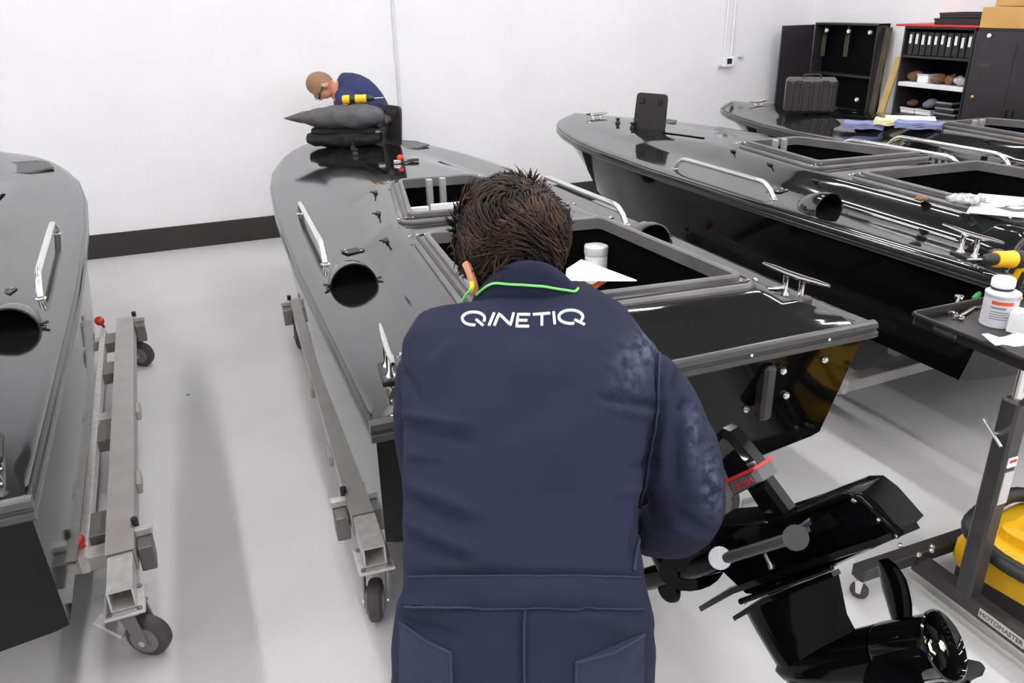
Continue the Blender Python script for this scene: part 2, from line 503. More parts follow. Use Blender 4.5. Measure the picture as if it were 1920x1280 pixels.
def hole_loop(h, grow=0.0, n=5):
    y0, y1 = h
    c = [(-oh(y0) - grow, y0 - grow), (oh(y0) + grow, y0 - grow), (oh(y1) + grow, y1 + grow), (-oh(y1) - grow, y1 + grow)]
    pts = []
    for i in range(4):
        a, b = V3((*c[i], 0)), V3((*c[(i + 1) % 4], 0))
        pts.append(a)
    L = rounded_loop(pts, 0.035)
    return [sk((x, y, deck_z(min(abs(x), tedge(y)), min(max(y, y0 - .02), y1 + .02)))) for x, y, _ in L]
def frame_mesh(h):                            # flat flange round an opening
    return MB().sweep(hole_loop(h), [(-.004, -.01), (-.004, .016), (.0, .02), (.042, .016), (.05, .008), (.05, -.012)])
def lip_mesh(h):                              # raised inner lip
    return MB().sweep(hole_loop(h, -.004), [(-.012, -.012), (-.012, .032), (-.006, .038), (.004, .038), (.010, .032), (.010, .0)])
def seal_mesh(h):                             # black seal in the groove of the flange
    return MB().sweep(hole_loop(h, .026), [(-.007, .01), (-.006, .023), (.006, .022), (.008, .01)])
def tub_mesh(h, zf):
    L = hole_loop(h, -.004)
    m = MB(); m.loft([[(x * q, y, z) for x, y, z in [(p[0], p[1], zz if zz else p[2] - .004) for p in L]] for zz, q in ((0, 1), (zf + .02, .97), (zf, .95))], cap0=False, cap1=True)
    return m
def grab_rail_mesh(s):                        # bent stainless tube on the side deck
    y0, y1 = 1.36, 2.26
    def P(y, h): return (s * (hw(y) - .105), y, ZG + .006 + h)
    pts = [P(y0, 0), P(y0 + .03, .035), P(y0 + .075, .062), P(y0 + .11, .068)] + [P(y, .068) for y in np.linspace(y0 + .2, y1 - .2, 6)] + [P(y1 - .11, .068), P(y1 - .075, .062), P(y1 - .03, .035), P(y1, 0)]
    return MB().tube(pts, .0135, 12)
def foot_mesh(s, y):
    x = s * (hw(y) - .105)
    return MB().lathe((x, y, ZG), (0, 0, 1), [(.02, 0), (.02, .004), (.016, .008)], 14)
def vent_mesh(s):                             # half-round scoop, mouth towards the stern
    x0, y0 = s * .635, 1.04
    m = MB(); R = .088; n = 14; th = .006
    zb = ZG + .002
    def ring(y, r, hgt, th):
        return [(x0 + r * math.cos(a), y, zb + hgt * math.sin(a)) for a in np.linspace(0, PI, n)]
    st = [(0, 1, 1), (.03, 1.0, 1.0), (.07, .95, .93), (.11, .85, .78), (.145, .68, .58), (.17, .45, .36), (.185, .18, .12)]
    out = [ring(y0 + d, R * a, R * b, 0) for d, a, b in st]
    inn = [ring(y0 + d, max(R * a - th, .004), max(R * b - th, .003), 0) for d, a, b in st]
    m.loft(out, closed=False, cap0=False, cap1=True)
    m.loft(inn, closed=False, cap0=False, cap1=True)
    m.loft([out[0], inn[0]], closed=False, cap0=False, cap1=False)
    for sg in (-1, 1):
        m.box((x0 + sg * (R + .004), y0 + .02, zb + .003), (.014, .03, .006), bev=.002)
    return m
def vent_inner(s):
    x0, y0 = s * .635, 1.04
    m = MB(); n = 14
    m.add([(x0 + .078 * math.cos(a), y0 + .05, ZG + .004 + .078 * math.sin(a)) for a in np.linspace(0, PI, n)], [tuple(range(n))])
    return m
def pin_mesh(s, q):
    x0, y0 = s * .635, 1.04
    return MB().cyl((x0 + q * .085, y0 + .02, ZG + .012), (x0 + q * .108, y0 + .02, ZG + .018), .005, n=8)
def filler_mesh(s):
    x0, y0 = s * .55, 1.47
    return MB().box((x0, y0, deck_z(x0, y0) + .003), (.085, .06, .006), rotz(s * -.25), .002)
def cleat_parts(x, y, rz, sc=1.0, lift=0.0):            # horn cleat: two feet, bar, pad
    R = rotz(rz)
    def T(m): return m.xf(R, (x, y, ZG + .008))
    bar = MB().tube([(-.12 * sc, 0, .052 + lift), (-.08 * sc, 0, .05 + lift), (-.03, 0, .046 + lift), (.03, 0, .046 + lift), (.08 * sc, 0, .05 + lift), (.12 * sc, 0, .052 + lift)], [.005, .009, .011, .011, .009, .005], 10)
    foot = [MB().lathe((q, 0, 0), (0, 0, 1), [(.018, 0), (.016, .008), (.009, .02), (.010, .046 + lift)], 10) for q in (-.035, .035)]
    pad = MB().box((0, 0, -.003), (.13, .05, .014), bev=.004)
    return T(bar), [T(f) for f in foot], T(pad)
def latch_mesh(s, y):
    x = s * (tedge(y) + .05); z = deck_z(x, y); x, y, z = sk((x, y, z))
    m = MB().box((x, y, z + .006), (.02, .045, .012), rotz(s * .3), .003)
    m.cyl((x + s * .006, y - .012, z + .008), (x + s * .03, y - .03, z + .016), .004, n=6)
    return m
def slot_mesh(s):
    pts = []
    a, b = (V3((-.10, 3.19, 0)), V3((-.10, 2.72, 0))) if s < 0 else (V3((.33, 3.10, 0)), V3((.34, 2.73, 0)))
    b[0] += .0
    a[2] = deck_z(a[0], a[1]) + .002; b[2] = deck_z(b[0], b[1]) + .002
    d = unit(b - a)
    return MB().box((a + b) / 2, (.022, np.linalg.norm(b - a), .008), np.array([np.cross(d, (0, 0, 1)), d, np.cross(np.cross(d, (0, 0, 1)), d)]).T, .003)
WELL = [(x + .06, y + .2) for x, y in [(.03, 3.62), (.07, 3.56), (.34, 3.56), (.44, 3.66), (.40, 3.84), (.33, 3.92), (.06, 3.92), (.01, 3.86)]]
def well_mesh():
    return MB().prism([(x - .03, y, ZG + .015) for x, y in WELL], (0, 0, .012))
def well_frame():
    return MB().sweep([(x - .03, y, ZG + .01) for x, y in WELL], [(0, 0), (0, .010), (.004, .013), (.016, .011), (.02, .002)])
def lid_panel():                              # in its own plane: x along the hinge, z up
    L = rounded_loop([(-.145, 0, 0), (.145, 0, 0), (.138, 0, .27), (-.138, 0, .27)], .035)
    return MB().prism(L, (0, .016, 0))
def strut_set():
    out = []
    for x in (-.02, .05):
        out.append(MB().box((x, 2.12, .95), (.03, .03, .46), bev=.003))
    out.append(MB().box((-.14, 2.0, .88), (.32, .03, .04), np.array([[.8, 0, -.6], [0, 1, 0], [.6, 0, .8]]), .003))
    out.append(MB().box((.17, 2.05, .95), (.26, .03, .04), np.array([[.85, 0, .5], [0, 1, 0], [-.5, 0, .85]]), .003))
    return out
BOATMESH = {}
def bm_(key, fn, name, m, smooth=35):
    if key not in BOATMESH: BOATMESH[key] = fn().mesh(name, m, smooth)
    return BOATMESH[key]
def make_boat(label, loc, yaw=0.0, pitch=0.0, lid=False, roll=0.0, lidoff=(0, 0)):
    b = thing('boat', label, 'boat', loc, yaw, 'black boats parked side by side')
    b.rotation_euler = (pitch, roll, yaw)
    link('hull', bm_('hull', hull_mesh, 'hull', 'gelcoat', 28), b)
    d = link('deck', bm_('deck', deck_mesh, 'deck', 'deckcoat', 50), b)
    link('rub_rail', bm_('rail', rail_mesh, 'rub_rail', 'railcoat', 40), b)
    r = link('stern_rail', bm_('srail', stern_rail_mesh, 'stern_rail', 'rail_grey', 40), b)
    for i, x in enumerate((-.62, -.3, .02, .33, .62)):
        link('screw', bm_(f'scr{i}', lambda x=x: MB().lathe((x, -.02, ZG - .025), (0, -1, 0), [(.006, 0), (.006, .003), (.003, .006)], 8), 'screw', 'steel'), r)
    for i, h in enumerate(HOLES):
        nm = ('cockpit', 'hatch')[i]
        fr = link(f'{nm}_frame', bm_(f'fr{i}', lambda h=h: frame_mesh(h), 'frame', 'coaming', 30), b)
        link('lip', bm_(f'lip{i}', lambda h=h: lip_mesh(h), 'lip', 'coaming', 30), fr)
        link('seal', bm_(f'seal{i}', lambda h=h: seal_mesh(h), 'seal', 'gasket', 30), fr)
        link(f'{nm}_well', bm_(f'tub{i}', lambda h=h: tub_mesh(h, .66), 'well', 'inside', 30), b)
        # corner fixings
        y0, y1 = h
        for j, (cx, cy) in enumerate(((-oh(y1) - .02, y1 + .02), (oh(y1) + .02, y1 + .02), (-oh(y0) - .02, y0 - .015), (oh(y0) + .02, y0 - .015))):
            for q in range(3):
                px, py = cx + (q - 1) * .03 * (-1 if cx > 0 else 1), cy + (.006 if q == 1 else 0)
                link('bolt', bm_(f'bo{i}{j}{q}', lambda px=px, py=py: MB().lathe(sk((px, py, deck_z(min(abs(px), tedge(py)), py) + .016)), (0, 0, 1), [(.007, 0), (.007, .005), (.004, .008)], 8), 'bolt', 'chrome'), fr)
    for i in range(4):
        link('strut', bm_(f'st{i}', lambda i=i: strut_set()[i], 'strut', 'aluminium'), b)
    for s in (-1, 1):
        g = link('grab_rail', bm_(f'g{s}', lambda: grab_rail_mesh(s), 'grab_rail', 'steel', 60), b)
        for y in (1.36, 2.26):
            link('foot', bm_(f'gf{s}{y}', lambda: foot_mesh(s, y), 'foot', 'steel'), g)
        v = link('vent_scoop', bm_(f'v{s}', lambda: vent_mesh(s), 'vent_scoop', 'deckcoat', 50), b)
        link('mouth', bm_(f'vi{s}', lambda: vent_inner(s), 'mouth', 'inside', 0), v)
        for q in (-1, 1):
            link('pin', bm_(f'p{s}{q}', lambda: pin_mesh(s, q), 'pin', 'tool_black'), v)
        f = link('filler_plate', bm_(f'f{s}', lambda: filler_mesh(s), 'filler_plate', 'tool_black'), b)
        for q in range(4):
            dx, dy = ((-.03, -.018), (.03, -.018), (-.03, .018), (.03, .018))[q]
            link('screw', bm_(f'fs{s}{q}', lambda: MB().lathe((s * .55 + dx, 1.47 + dy, deck_z(.55, 1.47) + .006), (0, 0, 1), [(.005, -.004), (.005, .001), (.003, .002)], 8), 'screw', 'chrome'), f)
        bar, feet, pad = cleat_parts(s * .70, .25, PI / 2 + s * .12, 1.2, .035)
        for key, mb, nm, mm in ((f'cb{s}', bar, 'bar', 'chrome'), (f'cf{s}', feet[0], 'foot', 'chrome'), (f'cg{s}', feet[1], 'foot', 'chrome'), (f'cp{s}', pad, 'cleat', 'tool_black')):
            if key not in BOATMESH: BOATMESH[key] = mb.mesh(nm, mm)
        cl = link('cleat', BOATMESH[f'cp{s}'], b)
        for key, nm in ((f'cb{s}', 'bar'), (f'cf{s}', 'foot'), (f'cg{s}', 'foot')): link(nm, BOATMESH[key], cl)
        br = link('cleat_bracket', bm_(f'cbr{s}', lambda: MB().box((s * .665, .16, ZG + .025), (.06, .035, .045), rotz(s * .1), .006), 'cleat_bracket', 'rail_grey'), b)
        link('thumb_screw', bm_(f'cts{s}', lambda: MB().box((s * .635, .27, ZG + .045), (.07, .02, .016), rotz(s * -.4), .004), 'thumb_screw', 'chrome'), br)
        for q, y in enumerate((2.15, 1.72, 1.3)):
            link('latch', bm_(f'la{s}{q}', lambda: latch_mesh(s, y), 'latch', 'tool_black'), b)
        link('deck_slot', bm_(f'sl{s}', lambda: slot_mesh(s), 'deck_slot', 'inside'), b)
    bar, feet, pad = cleat_parts(0.0, 4.32, 0.0, .9)
    for key, mb, nm, mm in (('bb', bar, 'bar', 'chrome'), ('bf', feet[0], 'foot', 'chrome'), ('bg', feet[1], 'foot', 'chrome'), ('bp', pad, 'cleat', 'steel')):
        if key not in BOATMESH: BOATMESH[key] = mb.mesh(nm, mm)
    cl = link('bow_cleat', BOATMESH['bp'], b)
    for key, nm in (('bb', 'bar'), ('bf', 'foot'), ('bg', 'foot')): link(nm, BOATMESH[key], cl)
    wf = link('bow_hatch_frame', bm_('wf', well_frame, 'bow_hatch_frame', 'gasket'), b)
    link('bow_hatch_well', bm_('wm', well_mesh, 'bow_hatch_well', 'lid_black', 0), wf)
    for j, (x, y) in enumerate(((.02, 3.9), (-.02, 3.62))):
        link('clip', bm_(f'cl{j}', lambda: MB().lathe((x - .07, y, deck_z(x, y)), (0, 0, 1), [(.02, 0), (.02, .012), (.012, .02), (.012, .03), (.018, .034), (.018, .042)], 12), 'clip', 'tool_black'), b)
    if lid:
        L = link('bow_hatch_lid', bm_('lid', lid_panel, 'bow_hatch_lid', 'lid_black'), b)
        L.location = (lidoff[0], lidoff[1], ZG + .024)
        L.rotation_euler = (math.radians(-6), 0, math.radians(-70))
        for j, x in enumerate((-.08, .08)):
            link('catch', bm_(f'ca{j}', lambda: MB().box((x, -.014, .215), (.035, .014, .05), None, .004), 'catch', 'tool_black'), L)
        link('hinge', bm_('hinge', lambda: MB().cyl((-.13, 0, -.005), (.13, 0, -.005), .009, n=8), 'hinge', 'tool_black'), L)
    return b
boat_mid = make_boat('glossy black boat in the middle, in front of the man in coveralls', (1.12, 1.765, 0), lid=True, lidoff=(.235, 4.0))
boat_left = make_boat('glossy black boat cut off by the left edge of the picture', (-1.255, 1.775, -.01), yaw=0.004, pitch=math.radians(1.0))
boat_r1 = make_boat('glossy black boat directly right of the middle one, upright hatch lid on its bow', (3.465, 1.9, 0), yaw=math.radians(2.6), lid=True, lidoff=(-.02, 3.5))
boat_r2 = make_boat('black boat farthest right, alongside the black cabinets', (5.14, 1.9, 0), yaw=math.radians(2.6))
# bolts, plates and bracket on the transom of the middle boat
def transom_pt(x, z): return (x, .12 * (ZG - z) / .46 - .004, z)
for x, z in ((.50, .91), (.40, .78), (.55, .80), (.66, .92)):
    p = transom_pt(x, z)
    MB().lathe(p, (0, -1, .25), [(.012, 0), (.012, .006), (.007, .012)], 10).build('bolt', 'steel', boat_mid)
MB().box((.44, .03, .85), (.045, .05, .19), None, .01).build('transom_bracket', 'lid_black', boat_mid)

# ------------------------------------------------------------------ trolleys under the boats
def make_trolley(label, loc, yaw, ca=(-.25, .9), start=.72):
    t = thing('boat_trolley', label, 'trolley', loc, yaw, 'aluminium trolleys carrying the boats')
    XB = .745; Y0_, Y1_ = start, 3.15
    def hollow(x, y0, y1, zc, s, th):
        m = MB(); o = s / 2; i = o - th
        O = [(-o, -o), (o, -o), (o, o), (-o, o)]; I = [(-i, -i), (i, -i), (i, i), (-i, i)]
        A = [[(x + u, y, zc + v) for u, v in P] for y in (y0, y1) for P in (O, I)]
        vs = [p for r in A for p in r]; fs = []
        for j in range(4):
            k = (j + 1) % 4
            fs += [(j, k, 8 + k, 8 + j), (4 + k, 4 + j, 12 + j, 12 + k), (k, j, 4 + j, 4 + k), (8 + j, 8 + k, 12 + k, 12 + j)]
        return m.add(vs, fs)
    for s in (-1, 1):
        x = s * XB
        bmn = hollow(x, Y0_, Y1_, .26, .092, .005).build('side_beam', 'aluminium', t, 0)
        hollow(x, Y0_ - .2, Y0_ + .25, .255, .078, .006).build('end_sleeve', 'alu_light', bmn, 0)
        hollow(x, Y1_ - .05, Y1_ + .06, .255, .078, .006).build('end_sleeve', 'alu_light', bmn, 0)
        MB().box((s * (XB - .125), (.77 + Y1_) / 2, .235), (.03, Y1_ - .82, .07), None, .003).build('inner_rail', 'alu_light', t)
        for y in (1.0, 1.75, 2.5, 2.95)[0 if start < 1 else 1:]:
            MB().box((s * (XB - .085), y, .235), (.08, .16, .06), None, .003).build('spacer', 'alu_dark', t)
        for y in (1.28, 1.95)[0 if start < 1 else 1:]:
            MB().box((s * (XB + .055), y, .24), (.02, .11, .05), None, .004).build('side_bracket', 'aluminium', t)
        for y, q in ((Y0_ + .02, 0), (Y1_ - .12, 1)):
            cb = MB().box((s * (XB + .075), y + .06, .225), (.05, .09, .1), None, .004).build('clamp_block', 'alu_dark', t)
            MB().box((s * (XB + .075), y + .1, .29), (.06, .03, .03), None, .004).build('clamp_lever', 'alu_light', cb)
            MB().cyl((s * (XB + .05), y + .13, .29), (s * (XB + .05), y + .13, .33), .012, n=8).build('clamp_bolt', 'tool_black', cb)
            k = MB().lathe((s * (XB - .13), y + .1, .3), (s * -.2, -.5, .8), [(.008, -.04), (.008, 0), (.022, .004), (.027, .018), (.025, .036), (.014, .046)], 14)
            k.build('knob', 'red_knob', t)
        for y in (Y0_ - .15, Y1_ - .02):
            c = MB().box((x, y, .207), (.125, .15, .012), None, .003).build('caster', 'alu_light', t)
            for dx in (-.045, .045):
                for dy in (-.058, .058):
                    MB().lathe((x + dx, y + dy, .212), (0, 0, 1), [(.009, 0), (.009, .006), (.004, .008)], 8).build('bolt', 'alu_dark', c)
            a = ca[1] if s > 0 else ca[0]
            R = rotz(a)
            f = MB()
            for q in (-1, 1):
                f.prism([(q * .036, -.02, .2), (q * .036, .045, .2), (q * .036, .075, .06), (q * .036, .04, .06)], (.006, 0, 0))
            f.box((0, .012, .197), (.08, .09, .012), None, .003)
            f.xf(R, (x, y, 0)).build('fork', 'alu_dark' if s < 0 else 'wheel_hub', c)
            MB().lathe((-.026, .056, .076), (1, 0, 0), [(.045, 0), (.064, .003), (.074, .010), (.076, .026), (.074, .042), (.064, .049), (.045, .052)], 28).xf(R, (x, y, 0)).build('wheel', 'wheel_rubber', c)
            MB().lathe((-.031, .056, .076), (1, 0, 0), [(.012, -.002), (.048, 0), (.048, .062), (.012, .064)], 22).xf(R, (x, y, 0)).build('wheel_hub', 'wheel_hub', c)
            MB().cyl((-.046, .056, .076), (.046, .056, .076), .011, n=10).xf(R, (x, y, 0)).build('axle', 'steel', c)
            MB().box((-.0, -.075, .10), (.05, .11, .014), np.array([[1, 0, 0], [0, .87, .5], [0, -.5, .87]]), .004).xf(R, (x, y, 0)).build('brake_pedal', 'alu_light', c)
    for y in (.85, 1.95, 3.0):
        MB().box((0, y, .22), (2 * XB - .1, .07, .06), None, .004).build('cross_member', 'aluminium', t)
    for y in (.95, 2.6):
        for s in (-1, 1):
            MB().box((s * .12, y, .34), (.06, .06, .18), None, .004).build('upright', 'aluminium', t)
            MB().box((s * .12, y, .447), (.1, .5, .04), None, .01).build('bunk', 'rubber', t)
    return t
make_trolley('grey aluminium trolley under the middle boat', (1.085, 1.70, 0), -0.045, (2.9, .9))
make_trolley('grey aluminium trolley under the boat at the left edge', (-1.165, 1.82, 0), 0.03, (.3, -2.1))
make_trolley('aluminium trolley in shadow under the boat right of the middle one', (3.43, 1.86, 0), math.radians(2.6), start=1.6)
make_trolley('aluminium trolley under the boat farthest right beside the cabinets', (5.18, 1.86, 0), math.radians(2.6), start=1.6)
# ------------------------------------------------------------------ back of the room: cabinets and what they hold
CX, CHT = 6.2, 1.71
def ux(x, y, X):
    d = ray(x, y)
    return CAM + d * (X - CAM[0]) / d[0]
def cabinet_shell(t, y0, y1, shelves, inside='cabinet_inside', CX=6.2, D=.42):
    yc = (y0 + y1) / 2; W = y1 - y0
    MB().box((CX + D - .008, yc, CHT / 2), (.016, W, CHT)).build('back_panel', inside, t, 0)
    for y in (y0 + .009, y1 - .009):
        MB().box((CX + D / 2, y, CHT / 2), (D, .018, CHT), None, .002).build('side_panel', 'cabinet', t, 0)
    MB().box((CX + D / 2, yc, CHT - .01), (D + .004, W, .02), None, .003).build('top_panel', 'cabinet', t, 0)
    MB().box((CX + D / 2, yc, .05), (D, W - .03, .1), None, .002).build('plinth', 'cabinet', t, 0)
    out = []
    for z, m in shelves:
        out.append(MB().box((CX + D / 2 - .01, yc, z), (D - .03, W - .04, .035 if m == 'white_paint' else .02), None, .002).build('shelf', m, t, 0))
    return out
def cabinet_door(t, hinge, ang, W, side=1):
    R = rotz(ang)
    d = MB().box((side * W / 2, 0, CHT / 2 + .03), (W - .004, .02, CHT - .1), None, .003)
    d.xf(R, hinge); o = d.build('door', 'cabinet', t, 0)
    p = MB().box((side * W / 2, -.011, CHT / 2 + .03), (W - .1, .004, CHT - .24), None, .001)
    p.xf(R, hinge); p.build('door_panel', 'cabinet', o, 0)
    return o
t = thing('storage_cabinet', 'open black storage cabinet nearest the corner, one door swung wide', 'cabinet')
YA0, YA1 = 6.47, 7.36; CXA = 6.5
cabinet_shell(t, YA0, YA1, [(1.2, 'cabinet'), (.85, 'cabinet'), (.5, 'cabinet')], CX=CXA, D=.15)
cabinet_door(t, (CXA - .002, YA1 + .005, 0), 0.0, .43, -1)
for px, py in ((1549, 57), (1590, 59), (1630, 61), (1605, 187)):
    p = ux(px, py, CXA + .03)
    k = MB().lathe(p, (-1, 0, 0), [(.02, -.02), (.02, 0), (.014, .006)], 12)
    k.build('magnet', 'white_paint', t, label='small round white magnet')
# things hanging from the top of the open cabinet
for i, px in enumerate((1545, 1588)):
    p = ux(px, 78, CXA + .07)
    o = MB().box((p[0], p[1], p[2] - .04), (.012, .06, .22), None, .004)
    o.box((p[0], p[1], p[2] + .1), (.012, .03, .1), None, .004)
    solo(o, 'hanging_strap', 'wood_dark', (p[0], p[1], p[2] - .15), ('leftmost', 'second')[i] + ' dark strap hanging inside the open corner cabinet', 'strap')
t = thing('storage_cabinet', 'black cabinet with open shelves holding binders and boxes', 'cabinet')
YB0, YB1 = 5.12, 5.86
cabinet_shell(t, YB0, YB1, [(1.455, 'cabinet'), (1.215, 'white_paint'), (.945, 'cabinet'), (.6, 'cabinet')])
n = 10
for i in range(n):
    y = YB1 - .06 - i * (YB1 - YB0 - .12) / (n - 1)
    b = thing('binder', ('first second third fourth fifth sixth seventh eighth ninth tenth'.split()[i]) + ' black ring binder from the left on the top shelf, white spine label', 'binder', (CX + .17, y, 1.466), 0, 'binders on the top shelf')
    MB().box((0, 0, .1), (.28, .056, .2), None, .006).build('cover', 'tool_black', b)
    h = .07 + .02 * random.random()
    MB().box((-.142, 0, .14 - .02 * random.random()), (.004, .026, h), None, .001).build('spine_label', 'paper', b)
t3 = thing('storage_cabinet', 'closed black cabinet with two doors at the right edge', 'cabinet')
YC0, YC1 = 4.22, 5.10
cabinet_shell(t3, YC0, YC1, [(.9, 'cabinet')])
for y0, w_ in ((YC1 - .004, .436), (YC0 + .004, .436)):
    s = -1 if y0 > 4.6 else 1
    yc = y0 + s * w_ / 2
    d = MB().box((CX - .011, yc, CHT / 2 + .03), (.02, w_, CHT - .1), None, .003).build('door', 'cabinet', t3, 0)
    MB().box((CX - .023, yc, CHT / 2 + .03), (.006, w_ - .1, CHT - .26), None, .002).build('door_panel', 'cabinet', d, 0)
    hp = (CX - .03, y0 + s * (w_ - .03), 1.05)
    MB().box(hp, (.02, .022, .12), None, .005).build('handle', 'tool_black', d)
p = ux(1855, 67, CX - .03)
MB().lathe(p, (-1, 0, 0), [(.018, -.003), (.018, .006), (.01, .01)], 12).build('magnet', 'white_paint', t3)
p = ux(1846, 122, CX - .026)
MB().box(p, (.003, .1, .03)).build('name_plate', 'rail_grey', t3)
p = ux(1823, 182, CX - .03)
MB().lathe(p, (-1, 0, 0), [(.016, -.006), (.016, .006), (.008, .012)], 12).build('lock', 'brass', t3)
# shelf contents (each its own thing)
def crate(y, z, sx, sy, sz, m, label, cat, nm, x=CX + .16, lid=None, ang=0.0):
    t = thing(nm, label, cat, (x, y, z), ang)
    MB().box((0, 0, sz / 2), (sx, sy, sz), None, .006).build('body', m, t)
    if lid: MB().box((0, 0, sz - .008), (sx + .008, sy + .008, .016), None, .003).build('lid', lid, t)
    return t
zs = 1.234
def lump(c, r, label, nm, m, cat, seed):
    mb = MB().ell((0, 0, r[2]), r, None, 14, 9)
    g = np.random.default_rng(seed)
    f = g.normal(size=(6, 3)) * 2.2; ph = g.random(6) * 6
    vs = []
    for p in mb.v:
        q = V3(p) / max(r); k = 1 + .13 * np.sum(np.sin(f @ q + ph)) / 2
        vs.append((p[0] * k, p[1] * k, max(0.0, p[2] * k)))
    mb.v = vs
    o = mb.build(nm, m, None, 60); o.location = tuple(float(v) for v in c)
    return tag(o, label, cat)
lump((CX + .13, 5.77, zs), (.07, .075, .045), 'brown paper bundle at the left end of the white shelf', 'paper_bundle', 'brown', 'bundle', 1)
crate(5.645, zs, .16, .12, .075, 'paper', 'white carton between brown bundles on the white shelf', 'carton', 'carton', lid='paper_grey')
lump((CX + .12, 5.51, zs), (.07, .075, .035), 'dark brown flat bundle in the middle of the white shelf', 'paper_bundle', 'brown', 'bundle', 2)
lump((CX + .12, 5.375, zs), (.05, .05, .04), 'small orange-brown bundle right of the middle on the white shelf', 'paper_bundle', 'brown', 'bundle', 3)
lump((CX + .12, 5.25, zs), (.07, .07, .04), 'clear plastic bag of parts at the right end of the white shelf', 'plastic_bag', 'clear_bag', 'bag', 4)
zs = .956
crate(5.74, zs, .2, .16, .05, 'paper', 'white flat carton at the left on the lower shelf', 'carton', 'carton', lid='paper_grey')
crate(5.565, zs, .2, .17, .05, 'paper', 'white flat carton at the middle of the lower shelf', 'carton', 'carton', lid='paper_grey')
lump((CX + .14, 5.76, zs + .052), (.05, .05, .03), 'orange-brown bundle lying on the left white carton', 'paper_bundle', 'brown', 'bundle', 5)
lump((CX + .14, 5.57, zs + .052), (.06, .06, .04), 'grey and brown parts bag lying on the middle white carton', 'plastic_bag', 'plastic_mid', 'bag', 6)
for i in range(3):
    crate(5.31 + .012 * i, zs + i * .047, .24, .22 - .03 * i, .045, 'tool_black', ('lowest', 'middle', 'topmost')[i] + ' of the three flat black trays on the lower shelf', 'tray', 'parts_tray', lid='plastic_mid')
# on top of the cabinets
t = thing('lid_board', 'thin red board lying on top of the shelf cabinet', 'board', (CX + .2, 5.52, CHT))
MB().box((0, 0, .009), (.44, .86, .018), None, .003).build('board', 'red', t)
t = crate(5.36, CHT + .018, .32, .46, .05, 'tool_black', 'lower flat black case on the red board', 'case', 'flat_case', x=CX + .2, lid='lid_black')
t = crate(5.34, CHT + .068, .3, .42, .045, 'tool_black', 'upper flat black case on top of another black case', 'case', 'flat_case', x=CX + .2, lid='lid_black', ang=.08)
def carton(loc, s, label, sticker=False):
    t = thing('cardboard_box', label, 'box', loc)
    MB().box((0, 0, s[2] / 2), s, None, .004).build('body', 'cardboard', t, 0)
    MB().box((0, 0, s[2] + .001), (s[0], .05, .003)).build('tape', 'cream', t, 0)
    if sticker: MB().box((-s[0] / 2 - .001, sticker, s[2] * .55), (.003, .085, .06)).build('sticker', 'sticker_green', t, 0, 'green sticker')
    return t
carton((CX + .2, 4.68, CHT), (.42, .82, .16), 'wide cardboard box lying on the closed cabinet')
carton((CX + .2, 4.60, CHT + .165), (.40, .78, .30), 'cardboard box with a green sticker, on top of the wide box', .13)
# boards leaning between the cabinets
def plank(a, b, w_, th, m, label, nm):
    a = V3(a); b = V3(b); d = unit(b - a); s = unit(np.cross(d, (1, 0, 0))); n_ = np.cross(s, d)
    mb = MB().box((a + b) / 2, (th, w_, np.linalg.norm(b - a)), np.array([n_, s, d]).T, .003)
    return solo(mb, nm, m, a, label, 'board')
a1, b1 = ux(1624, 262, 6.42), ux(1668, 52, 6.6)
d = (a1 - b1) / (a1[2] - b1[2]); plank(b1 - d * b1[2], b1, .07, .025, 'wood_dark', 'narrow dark board leaning against the wall between two cabinets', 'leaning_board')
a1, b1 = ux(1650, 215, 6.42), ux(1686, 106, 6.6)
d = (a1 - b1) / (a1[2] - b1[2]); plank(b1 - d * b1[2], b1, .085, .02, 'wood', 'pale wooden board leaning beside the shelf cabinet', 'leaning_board')
# wall socket with its two pipes
t = thing('wall_socket', 'white electrical box with pipes on the back wall', 'socket', (5.535, WY, 1.34))
MB().box((0, -.03, 0), (.13, .06, .10), None, .008).build('box', 'white_paint', t)
MB().box((0, -.063, .01), (.06, .006, .055), None, .003).build('socket_face', 'tool_black', t)
for x in (-.045, .045):
    MB().cyl((x, -.02, .05), (x, -.02, CH - 1.34), .012, n=10).build('pipe', 'white_paint', t)
MB().box((.17, -.02, .05), (.05, .03, .025), None, .006).build('clip', 'plastic_grey', t)
MB().box((-.09, -.02, -.04), (.04, .03, .03), None, .006).build('clip', 'plastic_grey', t)

# ------------------------------------------------------------------ things on the right-hand boat
def dz(bx, wx, wy):       # deck height of a boat under a workshop point
    M = Matrix.Rotation(-bx.rotation_euler[2], 3, 'Z') @ Vector((wx - bx.location[0], wy - bx.location[1], 0))
    return deck_z(M.x, min(max(M.y, 0), LB))
p = uz(1514, 219, 1.05); zb = dz(boat_r2, p[0], p[1])
t = thing('tool_case', 'ribbed black plastic case standing on the bow of the boat farthest right', 'case', (p[0], p[1], zb + .005), math.radians(-38))
MB().box((0, 0, .15), (.40, .22, .27), None, .02).build('shell', 'lid_black', t)
for i in range(5):
    MB().box((-.15 + .075 * i, -.112, .15), (.03, .014, .22), None, .006).build('rib', 'lid_black', t)
for x in (-.1, .1):
    MB().box((x, -.118, .26), (.05, .02, .035), None, .005).build('latch', 'tool_black', t)
MB().tube([(-.07, 0, .285), (-.06, 0, .31), (.06, 0, .31), (.07, 0, .285)], .008, 8).build('handle', 'tool_black', t)
